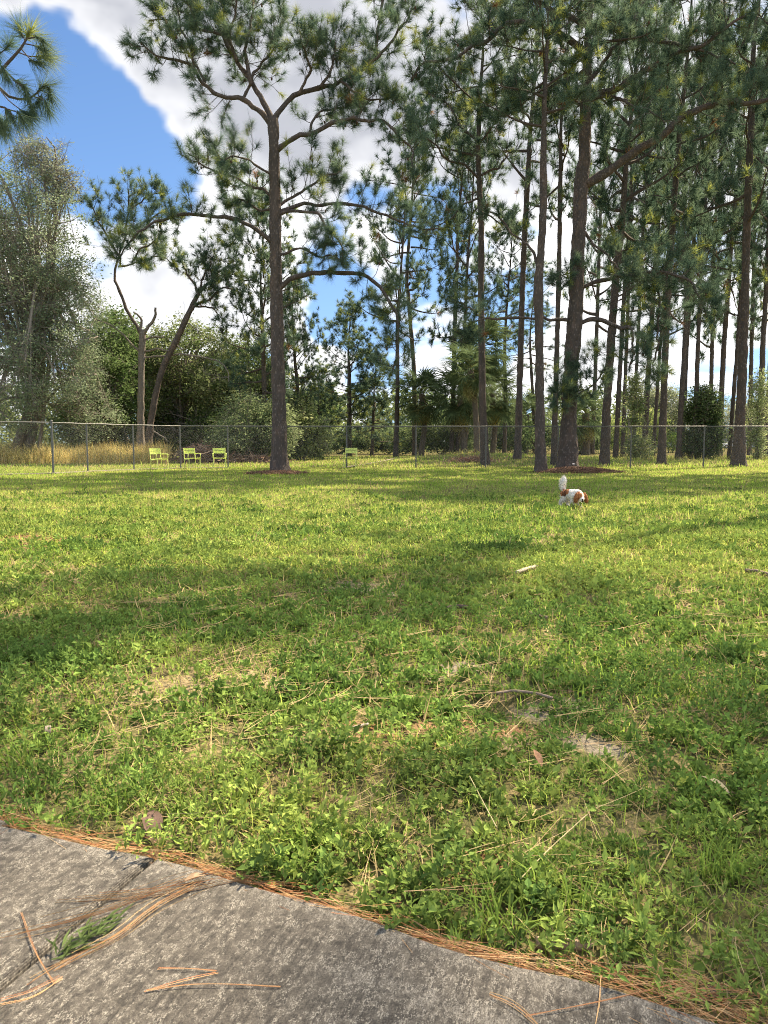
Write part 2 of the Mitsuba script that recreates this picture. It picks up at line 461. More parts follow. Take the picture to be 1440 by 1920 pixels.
def limb_px(pts, d0, dd, w0, w1, n=26):
    """A limb traced as pixels at distance d0, drifting by dd metres in depth to its end: (line, radii)."""
    m = len(pts)
    dep = d0 + dd * np.linspace(0, 1, m) ** 1.2
    p = np.array([at(x, y, e) for (x, y), e in zip(pts, dep)])
    w = 0.84 * np.linspace(w0, w1, m) / 2 * dep / F
    ln, rd = smoothline(p, n, w)
    ease = np.clip(np.linspace(0, 5, n), 0, 1)[:, None]          # limbs kink a little where twigs left them
    kink = np.stack([meshkit.noise(ln * 1.7, 31 + q) for q in range(3)], -1) - 0.5 + 0.5 * (np.stack([meshkit.noise(ln * 4.1, 41 + q) for q in range(3)], -1) - 0.5)
    return ln + 0.22 * ease * kink, rd[:, 0]


def auto_limbs(rng, line, rad, z0, z1, n, Lmax, droop=0.0):
    out = []
    az = rng.uniform(0, 2 * PI)
    for i in range(n):
        t = (i + rng.uniform(0, 0.8)) / n
        z = z0 + (z1 - z0) * t
        p = np.array([np.interp(z, line[:, 2], line[:, k]) for k in range(3)])
        r = np.interp(z, line[:, 2], rad)
        az += 2.4 + rng.normal(0, 0.4)
        L = Lmax * rng.uniform(0.6, 1.1) * (0.85 + 0.3 * t if t < 0.5 else 1.0 - 1.3 * (t - 0.5))
        el = -0.15 + 1.0 * t + rng.normal(0, 0.18) - droop
        h = np.array([math.cos(az), math.sin(az), 0])
        q = [p]
        for s in range(4):
            el += rng.normal(0.08, 0.14)
            az += rng.normal(0, 0.12)
            h = np.array([math.cos(az), math.sin(az), 0])
            q.append(q[-1] + (h * math.cos(el) + UP * math.sin(el)) * L / 4)
        r0 = min(r * 0.6, 0.022 * L + 0.012)
        out.append(smoothline(q, 14, np.linspace(r0, 0.012, 5)))
    return [(a, b[:, 0]) for a, b in out]


def pine(name, label, trunk, d, w, limbs=(), auto=None, top=(), seed=0, tuft=45, needle=(0.23, 0.014), sp=0.36, Lr=(0.5, 1.3), per=4, tw=(0.15, 0.42), s0=0.3,
         yellow=0.12, wood='pine_bark', group=None, category='pine tree', sides=22, extra=(), stubs=(), rings=None, lift=0.35, branch_parts=True, ground=True, clear=None, dens=1.0, fine=False, kind=None, bushy=0.86):
    """A slash pine. trunk: pixels from the foot up, seen at distance d; w: widths there in pixels; top: further world points (dx, dy, dz, width) above the last.
    limbs: (pixels, depth drift, width at start, at end, [s0, spacing, (shortest, longest branchlet)])."""
    rng = np.random.default_rng(1000 + seed)
    dist = d if np.ndim(d) else np.full(len(trunk), d, float)
    p = np.array([at(x, y, e) for (x, y), e in zip(trunk, dist)])
    r = np.asarray(w, float) / 2 * dist / F
    if ground:
        p[0, 2] = gz(p[0, 0], p[0, 1]) - 0.05
    for dx, dy, dz, ww in top:
        p = np.vstack([p, p[-1] + [dx, dy, dz]])
        r = np.r_[r, ww / 2]
    hgt = p[-1, 2] - p[0, 2]
    line, rad = smoothline(p, rings or int(hgt * (9 if sides > 16 else 4)) + 8, r)
    rad = rad[:, 0]
    k = thing(name, label, category, group)
    v, f = trunk_mesh(line, rad, sides, seed=seed)
    MB().add(v, f).put(k + '__trunk', wood, True)
    lines, small = [], MB()
    for spec in limbs:
        pts, dd, w0, w1 = spec[:4]
        par = spec[4] if len(spec) > 4 else (s0, sp, Lr)
        d0 = np.interp(pts[0][1], [q[1] for q in trunk][::-1], dist[::-1])
        ln, rd = limb_px(pts, d0, dd, w0, w1)
        rd = rd * (1 + 0.3 * (meshkit.noise(ln * 3.0, seed + 5) - 0.5))
        v, f = tubes(ln[None], rd[None], 9, True)
        out = (v - np.repeat(ln, 9, axis=0))
        v = v + out * (0.5 * (meshkit.noise(v * np.array([9, 9, 9]), seed + 7) - 0.5))[:, None]
        MB().add(v, f).put(part(k, 'branch'), 'pine_bark', True)
        if par:
            lines.append((ln, *par))
    for pts, dd, w0, w1 in stubs:
        d0 = np.interp(pts[0][1], [q[1] for q in trunk][::-1], dist[::-1])
        ln, rd = limb_px(pts, d0, dd, w0, w1, 12)
        v, f = tubes(ln[None], rd[None], 7, True)
        MB().add(v, f).put(part(k, 'bare_branch'), 'grey_bark', True)
    if auto:
        for a in auto:
            for ln, rd in auto_limbs(rng, line, rad, *a):
                v, f = tubes(ln[None], rd[None], 6, True)
                small.add(v, f)
                lines.append((ln, s0, sp, Lr))
    if kind:
        name_, z0, z1, reach = kind
        H, R = KIND_SIZE[name_]
        q0, q1 = [np.array([np.interp(z, line[:, 2], line[:, c]) for c in range(3)]) for z in (z0, z1)]
        sh = (q1 - q0) / H
        m = np.array([[reach / R, 0, sh[0], q0[0]], [0, reach / R, sh[1], q0[1]], [0, 0, (q1[2] - q0[2]) / H, q0[2]], [0, 0, 0, 1.0]])
        scene[k + '__crown'] = {'type': 'instance', 'to_world': T(m).rotate([0, 0, 1], float(rng.uniform(0, 360))), 'kind': {'type': 'ref', 'id': name_}}
    for e in extra:
        lines.append(e)
    C = [branchlets(rng, ln, a, b * dens, c, lift) for ln, a, b, c in lines]
    ends = np.array([ln[[-4, -3, -3, -2, -2, -1]] for ln, *_ in lines if len(ln) > 4])
    C = np.vstack(C + [ends]) if len(ends) else np.zeros((0, 6, 3))
    if clear is not None and len(C):
        C = C[~clear(C[:, -1])]
    if len(C):
        tws, seats, axes = twig_tufts(rng, C, per, tw)
        live = rng.random(len(seats)) < bushy
        seats, axes = seats[live], axes[live]
        thick = needle[1] / 0.014
        v, f = tubes(C if fine else C[:, [0, 2, 5]], np.linspace(0.016, 0.007, 6 if fine else 3) * (0.8 + 0.2 * thick), 3)
        small.add(v, f)
        v, f = tubes(tws[:, [0, 2, 3]], np.linspace(0.008, 0.005, 3) * (0.7 + 0.3 * thick), 3)
        small.add(v, f)
        small.put(k + '__twigwork', 'branch_wood')
        if fine:                                                  # brown cones sit among the twigs
            cone = trimesh.creation.icosphere(1, 1.0)
            cm = MB()
            for q in rng.choice(len(C), min(len(C), 110), replace=False):
                cm.add(np.array(cone.vertices) * np.array([.035, .035, .06]) + C[q, rng.integers(3, 6)] - UP * .05, cone.faces)
            cm.put(k + '__cones', 'cone_brown', True, kind='stuff', label='brown cones among the twigs')
        MB().add(*needles(rng, seats, axes, tuft, needle[0], needle[1], needle_colors(rng, len(seats), yellow))).put(k + '__crown', 'needle_leaf')
    return k, line, rad


KIND_SIZE = {}


def crown_kind(name, H, reach, n, seed, sp=.58, Lr=(.45, 1.3), s0=.25, tuft=40, needle=(.32, .022), yellow=.07, droop=0.0, per=4):
    """A crown that several pines share, each turned and sized its own way: limbs off an upright axis of height H."""
    rng = np.random.default_rng(7000 + seed)
    axis = np.c_[np.zeros(20), np.zeros(20), np.linspace(0, H + .3, 20)]
    lines, small = [], MB()
    for ln, rd in auto_limbs(rng, axis, np.linspace(.13, .02, 20), 0, H, n, reach, droop):
        v, f = tubes(ln[None], rd[None], 5, True)
        small.add(v, f)
        lines.append(ln)
    C = np.vstack([branchlets(rng, ln, s0, sp, Lr) for ln in lines] + [np.array([ln[[-4, -3, -3, -2, -2, -1]] for ln in lines])])
    tws, seats, axes = twig_tufts(rng, C, per, (.15, .45))
    v, f = tubes(C[:, [0, 2, 5]], np.linspace(.017, .008, 3), 3)
    small.add(v, f)
    v, f = tubes(tws[:, [0, 3]], np.linspace(.008, .006, 2), 3)
    small.add(v, f)
    KIND_SIZE[name] = (H, reach)
    wood_ = mikit.ply((np.vstack(small.v), np.vstack(small.f)), 'branch_wood')
    v, f, c = needles(rng, seats, axes, tuft, needle[0], needle[1], needle_colors(rng, len(seats), yellow), back=.2, spread=(.1, 1.45))
    scene[name] = {'type': 'shapegroup', 'twigwork': wood_, 'needles': mikit.ply((v, f), 'needle_leaf', color=c)}


def leaf_cloud(rng, centers, radii, k, L, W, col, flat=0.75, up=0.6):
    """k leaves round each centre."""
    m = len(centers)
    i = np.repeat(np.arange(m), k)
    o = rng.normal(0, 0.5, (m * k, 3)) * radii[i][:, None] * np.array([1, 1, flat])
    pos = centers[i] + o
    d = nrm(rng.normal(0, 1, (m * k, 3)) * [1, 1, 0.6])
    n = nrm(rng.normal(0, 1, (m * k, 3)) + UP * up)
    ll = L * rng.lognormal(0, 0.25, m * k)
    return leaves(pos, d, n, ll, ll * W, np.clip(col[i] * rng.uniform(0.72, 1.3, (m * k, 1)), 0, 0.7), 0.1)


def leaves(pos, dirv, up, L, W, col, fold=0.14):
    """Folded leaves of two triangles each."""
    side = nrm(np.cross(dirv, up))
    nor = np.cross(side, dirv)
    L, W = np.reshape(L, (-1, 1)), np.reshape(W, (-1, 1))
    mid = pos + dirv * L * 0.45 + nor * W * fold
    v = np.stack([pos, mid - side * W / 2, pos + dirv * L - nor * L * 0.1, mid + side * W / 2], 1)
    n = len(pos)
    f = (np.array([[0, 1, 2], [0, 2, 3]])[None] + (np.arange(n) * 4)[:, None, None]).reshape(-1, 3)
    return v.reshape(-1, 3), f, np.repeat(col, 4, axis=0)


def broadleaf(name, label, base, blobs, leaf=(0.09, 0.5), clumps=160, per=70, col=(0.07, 0.09, 0.035), col2=(0.12, 0.13, 0.06), trunk_r=0.18, bark_='grey_bark', twig='pale_twig', bare=5, seed=0,
              category='tree', stems=1, group=None, clump_r=0.55, shell=0.55):
    """A broad leaved tree or bush. base: (px, py, d) of its foot. blobs: crown lobes (px, py, d, half width px, half height px, half depth m)."""
    rng = np.random.default_rng(3000 + seed)
    b = at(*base)
    b[2] = gz(b[0], b[1]) - 0.03
    k = thing(name, label, category, group)
    cen, rad = [], []
    vol = np.array([q[3] * q[4] for q in blobs], float)
    for (px, py, d, rx, ry, rd), n in zip(blobs, np.maximum(4, clumps * vol / vol.sum()).astype(int)):
        c = at(px, py, d)
        u = nrm(rng.normal(0, 1, (n, 3))) * (shell + (1 - shell) * rng.random((n, 1)) ** 0.6) * rng.uniform(0.8, 1.08, (n, 1))
        q = c + u * np.array([rx * d / F, rd, ry * d / F])
        cen.append(q)
    cen = np.vstack(cen)
    cen = cen[cen[:, 2] > 0.12 + gz(cen[:, 0], cen[:, 1])]
    m = len(cen)
    mid = np.mean([at(*q[:3]) for q in blobs], axis=0)
    wood, tw = MB(), MB()
    top = max(cen[:, 2])
    for s in range(stems):
        tip = mid + rng.normal(0, 0.5, 3) * [1.3, 1.0, 0.6]
        tip[2] = max(tip[2], b[2] + 0.55 * top)
        bb = b + np.array([rng.normal(0, 0.25), rng.normal(0, 0.2), 0]) * (stems > 1)
        ln, rd = smoothline([bb, bb * 0.6 + tip * 0.4 + rng.normal(0, 0.2, 3) * [1, 1, 0], tip, tip + [rng.normal(0, .4), 0, 0.09 * top]], 26, [trunk_r, trunk_r * 0.75, trunk_r * 0.5, trunk_r * 0.2])
        v, f = trunk_mesh(ln, rd[:, 0], 12, seed=seed)
        MB().add(v, f).put(part(k, 'trunk'), bark_, True)
        # limbs reach for the clumps, in small families
        mine = np.arange(s, m, stems)
        nl = max(5, len(mine) // 9)
        hub = cen[mine][rng.choice(len(mine), min(nl, len(mine)), replace=False)]
        t = np.clip(rng.uniform(0.25, 0.95, len(hub)), 0, 1)
        st = np.stack([np.interp(t * (len(ln) - 1), np.arange(len(ln)), ln[:, q]) for q in range(3)], -1)
        u = np.linspace(0, 1, 7)[None, :, None]
        sagp = UP * 0.16 * np.linalg.norm(hub - st, axis=1)[:, None]
        P = st[:, None] * (1 - u) + hub[:, None] * u + (sagp[:, None] * np.sin(PI * u)) + np.cumsum(rng.normal(0, 0.07, (len(hub), 7, 3)), 1) * u
        v, f = tubes(P, np.linspace(trunk_r * 0.38, trunk_r * 0.1, 7), 6)
        wood.add(v, f)
        dist = np.linalg.norm(cen[mine][:, None] - hub[None], axis=-1)
        near = np.argmin(dist, axis=1)
        kk = rng.integers(3, 7, len(mine))
        st2 = P[near, kk]
        u5 = np.linspace(0, 1, 5)[None, :, None]
        P2 = st2[:, None] * (1 - u5) + cen[mine][:, None] * u5 + np.cumsum(rng.normal(0, 0.06, (len(mine), 5, 3)), 1) * u5
        v, f = tubes(P2, np.linspace(trunk_r * 0.12, 0.008, 5), 4)
        wood.add(v, f)
    wood.put(k + '__limbwork', twig)
    if bare:
        i = np.repeat(np.arange(m), bare)
        d = nrm(rng.normal(0, 1, (m * bare, 3)) + UP * 0.45)
        L = clump_r * rng.uniform(0.5, 1.7, (m * bare, 1))
        u = np.linspace(0, 1, 3)[None, :, None]
        P = cen[i][:, None] + d[:, None] * L[:, None] * u + np.cumsum(rng.normal(0, 0.08, (m * bare, 3, 3)), 1) * L[:, None]
        v, f = tubes(P, np.linspace(0.010, 0.004, 3), 3)
        tw.add(v, f)
        tw.put(k + '__twigwork', twig)
    a = np.clip(rng.normal(0.45, 0.35, (m, 1)), 0, 1)
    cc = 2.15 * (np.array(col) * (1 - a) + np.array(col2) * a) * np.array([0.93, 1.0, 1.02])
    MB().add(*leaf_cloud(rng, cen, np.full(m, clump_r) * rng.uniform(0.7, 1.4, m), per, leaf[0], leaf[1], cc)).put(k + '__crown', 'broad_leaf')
    return k


def frond_mesh(rng, R=0.95, pet=0.85, n=26, droop=0.5):
    """A fan palm leaf along +x, its blade arched down at the tips."""
    mb = MB()
    x = np.linspace(0, pet, 6)
    st = np.c_[x, x * 0, -0.10 * (x / pet) ** 2]
    v, f = tubes(st[None], np.linspace(0.022, 0.012, 6)[None], 5)
    mb.add(v, f, np.array([0.16, 0.17, 0.06]))
    hub = st[-1]
    for a in np.linspace(-2.1, 2.1, n):
        L = R * (1 - 0.16 * abs(a) / 2.1) * rng.uniform(0.9, 1.05)
        d = np.array([math.cos(a), math.sin(a), 0.10 + 0.12 * abs(math.sin(a))])
        s = np.array([-math.sin(a), math.cos(a), 0])
        b = hub + [0.25 * max(0, math.cos(a)), 0, -0.03]
        u = np.array([0, 0.35, 0.7, 1.0])
        p = b + d * (L * u)[:, None] - UP * (droop * L * u ** 2.4 * rng.uniform(0.6, 1.2))[:, None]
        w = np.array([0.012, 0.034, 0.024, 0.002])[:, None]
        v = np.stack([p - s * w, p + s * w], 1).reshape(-1, 3)
        f = [[2 * i, 2 * i + 1, 2 * i + 3] for i in range(3)] + [[2 * i, 2 * i + 3, 2 * i + 2] for i in range(3)]
        mb.add(v, f, np.array([0.12, 0.17, 0.08]) * rng.uniform(0.5, 1.5))
    return np.vstack(mb.v), np.vstack(mb.f), np.vstack(mb.c)


def frond_set(seed, tone, droop):
    out = []
    for s in range(3):
        v, f, c = frond_mesh(np.random.default_rng(seed + s), droop=droop)
        out.append(mikit.ply((v, f), 'palm_leaf', color=np.clip(c * np.array(tone), 0, 0.7)))
    return out


FRONDS = frond_set(70, (1, 1, 1), 0.55)
OLD_FRONDS = frond_set(80, (3.4, 2.3, 2.3), 0.9)


def palm(label, foot, crown, d, w, n=26, size=1.0, dead=8, seed=0, group=None):
    rng = np.random.default_rng(5000 + seed)
    k = thing('cabbage_palm', label, 'palm tree', group)
    p0, p1 = at(*foot, d), at(*crown, d)
    p0[2] = gz(p0[0], p0[1]) - 0.05
    ln, rd = smoothline([p0, p0 * 0.5 + p1 * 0.5 + [rng.normal(0, 0.15), 0, 0], p1], int(p1[2] * 9) + 6, [w / 2 * d / F, w / 2.3 * d / F, w / 2.1 * d / F])
    v, f = trunk_mesh(ln, rd[:, 0], 16, flare=0.2, rough=0.035, plates=1.7, seed=seed)
    MB().add(v, f).put(k + '__trunk', 'palm_bark', True)
    for i in range(n + dead):
        old = i >= n
        az = i * 2.399 + rng.normal(0, 0.2)
        t = i / n
        el = (1.2 - 2.15 * t) if not old else rng.uniform(-1.4, -1.0)
        s = size * rng.uniform(0.85, 1.12) * (0.8 if old else 1)
        m = T().translate(list(p1 + UP * (0.2 - 0.5 * min(t, 1.2)))).rotate([0, 0, 1], math.degrees(az)).rotate([0, 1, 0], -math.degrees(el)).rotate([1, 0, 0], rng.normal(0, 18)).scale(s)
        scene[part(k, 'dead_frond' if old else 'frond')] = {**(OLD_FRONDS if old else FRONDS)[i % 3], 'to_world': m}
    return k

# ------------------------------------------------------------------ the pines of the lawn and beyond, foot pixel first
def gd(py):
    """Distance of level ground seen at row py."""
    r = ray(720, py)
    return -CAM_H / r[2] * r[1]


d1, d2, d3 = gd(888), gd(883), gd(886)
N = (0.3, 0.30, (0.5, 1.25))
pine('pine_tree', 'big forked pine standing alone inside the fence left of centre', [(525, 889), (524, 800), (520, 640), (517, 500), (516, 400), (514, 300), (512, 222)], d1, [34, 26, 23, 21.5, 20, 18.5, 19],
     limbs=[([(511, 228), (498, 200), (470, 160), (445, 115), (415, 65), (395, 10), (380, -60)], 1.0, 13, 5, (.25, .26, (.6, 1.7))),
            ([(508, 235), (490, 214), (455, 188), (420, 177), (385, 155), (355, 122), (325, 114), (290, 108), (268, 82)], -1.2, 12, 3, (.3, .26, (.5, 1.4))),
            ([(470, 160), (462, 110), (470, 50), (480, -30)], 0.8, 9, 4, (.15, .26, (.6, 1.6))),
            ([(445, 115), (430, 60), (440, 10), (435, -40)], -0.8, 7, 3, (.1, .26, (.6, 1.6))), ([(455, 188), (480, 130), (510, 90), (530, 40)], 0.7, 7, 3, (.2, .24, (.6, 1.6))),
            ([(415, 65), (360, 50), (310, 35), (280, 40)], 0.5, 6, 2.5, (.1, .26, (.5, 1.4))),
            ([(560, 178), (580, 135), (575, 100), (560, 80)], -0.7, 7, 2.5, (.2, .17, (.5, 1.2))), ([(600, 164), (625, 120), (622, 85), (610, 70)], 0.6, 6, 2.5, (.15, .17, (.5, 1.2))),
            ([(640, 153), (672, 175), (705, 190), (740, 180)], -0.9, 6, 2.5, (.15, .2, (.5, 1.3))), ([(580, 248), (600, 215), (640, 200), (680, 190)], 0.8, 6, 2.5, (.15, .2, (.5, 1.2))),
            ([(385, 155), (360, 100), (340, 50), (330, 0)], 0.6, 6, 3, (.1, .25, (.5, 1.3))),
            ([(514, 225), (525, 208), (548, 184), (590, 167), (640, 153), (680, 132), (702, 105), (712, 50), (720, -40)], 1.5, 13, 5, N),
            ([(690, 122), (730, 88), (760, 45), (775, 0)], -0.8, 7, 3, (.15, .28, (.5, 1.2))),
            ([(517, 285), (530, 272), (560, 254), (620, 234), (670, 225), (715, 229), (750, 252), (773, 292), (776, 345)], -1.5, 12, 3, (.3, .27, (.5, 1.2))),
            ([(520, 402), (545, 390), (600, 380), (655, 384), (720, 404), (780, 424), (832, 427)], 0.8, 10, 3, (.35, .32, (.5, 1.2))),
            ([(521, 402), (560, 392), (600, 412), (632, 446), (645, 470)], -1.2, 8, 3, (.25, .26, (.5, 1.2))),
            ([(520, 545), (545, 522), (580, 510), (630, 509), (680, 512), (712, 535), (735, 570), (745, 610), (746, 655), (738, 700)], -0.8, 12, 4, (.42, .27, (.4, 1.1))),
            ([(514, 460), (500, 444), (470, 424), (430, 410), (385, 405), (330, 407), (292, 418), (258, 438), (236, 462), (222, 492)], -1.0, 11, 3, (.38, .34, (.35, .95))),
            ([(455, 418), (448, 440), (438, 456)], -.4, 4, 2, (.2, .2, (.3, .6))),
            ([(302, 416), (294, 446), (268, 464), (250, 488)], 0.4, 6, 2.5, (.3, .3, (.3, .9))),
            ([(513, 372), (490, 352), (455, 338), (420, 328), (385, 312), (362, 302)], 0.8, 7, 2.5, (.2, .19, (.5, 1.25))),
            ([(513, 330), (480, 305), (450, 292), (420, 300)], -0.9, 6, 2.5, (.3, .28, (.5, 1.1))),
            ([(516, 392), (560, 366), (605, 335), (640, 318)], 0.9, 7, 3, (.2, .22, (.5, 1.25))),
            ([(517, 480), (560, 470), (610, 478), (650, 490)], -0.6, 6, 2.5, (.35, .26, (.5, 1.1))),
            ([(518, 392), (480, 388), (445, 372), (425, 385)], 1.0, 6, 2.5, (.3, .28, (.4, 1.0)))],
     seed=1, per=5, yellow=0.10, tuft=84, sides=36, top=(), needle=(.34, .0092), dens=.70, fine=True)
pine('pine_tree', 'broadest pine with thick twisting trunk and red brown litter round its foot, behind the dog', [(1064, 883), (1067, 780), (1070, 700), (1078, 600), (1082, 500), (1087, 400), (1091, 340), (1096, 280), (1098, 200), (1101, 120), (1104, 50)], d2,
     [38, 27, 25.5, 26, 24, 23.5, 25.5, 20, 19, 14.5, 11], top=[(0.1, 0, 1.6, .2), (0.1, .2, 2.0, .13), (0.1, 0, 2.2, .05)],
     limbs=[([(1093, 350), (1112, 338), (1140, 320), (1180, 292), (1230, 262), (1285, 216), (1340, 196), (1400, 190), (1470, 178), (1540, 172)], -2.5, 22, 9, (.35, .24, (.6, 1.7))),
            ([(1098, 190), (1125, 175), (1155, 166), (1190, 145), (1230, 120), (1262, 102), (1330, 70), (1400, 30)], -1.5, 17, 6, (.1, .22, (.6, 1.7))),
            ([(1098, 185), (1140, 180), (1170, 190), (1205, 200), (1250, 230)], -2.8, 8, 3, (.2, .22, (.5, 1.4))),
            ([(1102, 100), (1078, 84), (1050, 65), (1000, 50), (960, 41), (900, 78), (850, 108), (800, 118), (770, 150)], -2.2, 15, 4, (.2, .24, (.5, 1.5))),
            ([(1104, 50), (1060, 28), (1020, 8), (960, -15), (900, -40)], 1.2, 13, 5, (.15, .23, (.6, 1.7))),
            ([(1104, 52), (1140, 50), (1165, 62), (1200, 72), (1260, 78), (1320, 95), (1380, 120)], -1.4, 13, 4, (.15, .23, (.5, 1.6))),
            ([(1100, 130), (1060, 150), (1010, 170), (975, 200)], -1.6, 9, 3, (.1, .22, (.5, 1.5))),
            ([(1098, 200), (1070, 190), (1045, 215), (1020, 240)], 1.6, 8, 3, (.1, .22, (.5, 1.4))),
            ([(1099, 160), (1140, 110), (1190, 30), (1240, -50)], 1.8, 10, 4, (.2, .24, (.5, 1.6))),
            ([(1074, 602), (1040, 597), (1000, 599), (950, 598), (908, 594), (888, 600), (862, 640)], -1.0, 7.5, 3, (.8, .12, (.4, 1.1))),
            ([(905, 594), (880, 578), (850, 590)], 0.6, 4, 2, (.1, .18, (.4, 1.0))),
            ([(1084, 608), (1112, 598), (1140, 604), (1165, 614), (1178, 612), (1188, 645), (1180, 690)], -1.2, 12, 4, (.35, .26, (.4, 1.1))),
            ([(1088, 540), (1115, 528), (1150, 521), (1210, 512), (1260, 516), (1305, 542), (1327, 595)], -1.5, 10, 4, (.25, .17, (.5, 1.3))),
            ([(1092, 430), (1120, 465), (1140, 485), (1175, 520)], -1.0, 6, 3, (.55, .26, (.4, .9))),
            ([(1155, 610), (1150, 640), (1140, 680), (1110, 720), (1085, 745)], -0.8, 6, 2.5, (.3, .19, (.35, .9))),
            ([(1072, 740), (1050, 735), (1040, 760)], -0.8, 6, 2.5, (.0, .13, (.3, .8))),
            ([(1086, 520), (1060, 515), (1045, 530)], -0.7, 4, 2, (.1, .25, (.3, .7))),
            ([(1210, 512), (1240, 560), (1235, 620), (1225, 680), (1235, 720)], 0.4, 6, 2.5, (.1, .18, (.4, 1.0)))],
     auto=[(15.5, 22.0, 9, 4.2)], seed=2, per=5, tuft=64, sides=38, yellow=.07, needle=(.34, .0105), dens=.74, fine=True)
pine('pine_tree', 'dark pine with a low kink in its trunk just left of the broadest pine', [(1014, 887), (1012, 760), (1011, 620), (1009, 545), (1013, 490), (1018, 400), (1019, 300), (1020, 240), (1022, 160)], d3, [21, 16.5, 15, 17, 14, 13, 11.5, 9.5, 8], top=[(.05, 0, 1.5, .1), (0, 0, 1.5, .04)],
     limbs=[([(1008, 500), (1000, 478), (985, 458), (960, 436), (930, 404), (910, 395)], 0.6, 7, 2.5, (.5, .4, (.3, .9)))],
     auto=[(12.2, 17.2, 17, 3.2)], seed=3, tuft=54, sides=30, sp=.26, needle=(.33, .015), per=5)
pine('pine_tree', 'pine with wide dark crown right of the centre gap, fence post at its foot', [(910, 875), (905, 760), (904, 690), (902, 560), (902, 430), (898, 330), (897, 270), (900, 180)], gd(874), [17, 13, 12, 11, 10, 9, 8, 6], top=[(.1, 0, 1.6, .12), (0, 0, 1.5, .05)],
     limbs=[([(898, 335), (872, 312), (832, 292), (800, 258), (780, 230)], -1.2, 6, 2.5, (.15, .26, (.6, 1.7))), ([(900, 330), (925, 320), (945, 300), (958, 280)], 0.8, 6, 3, (.2, .3, (.5, 1.4))),
            ([(901, 370), (870, 385), (830, 420), (790, 440)], -1, 5, 2, (.3, .32, (.5, 1.3))), ([(903, 400), (935, 415), (965, 440)], .8, 4, 2, (.3, .34, (.4, 1.2))),
            ([(898, 270), (860, 230), (830, 190), (800, 170)], .8, 6, 2.5, (.1, .26, (.6, 1.7)))],
     auto=[(14, 21.4, 18, 4.2)], seed=4, tuft=52, sp=.3, needle=(.34, .016), dens=.66, per=5)
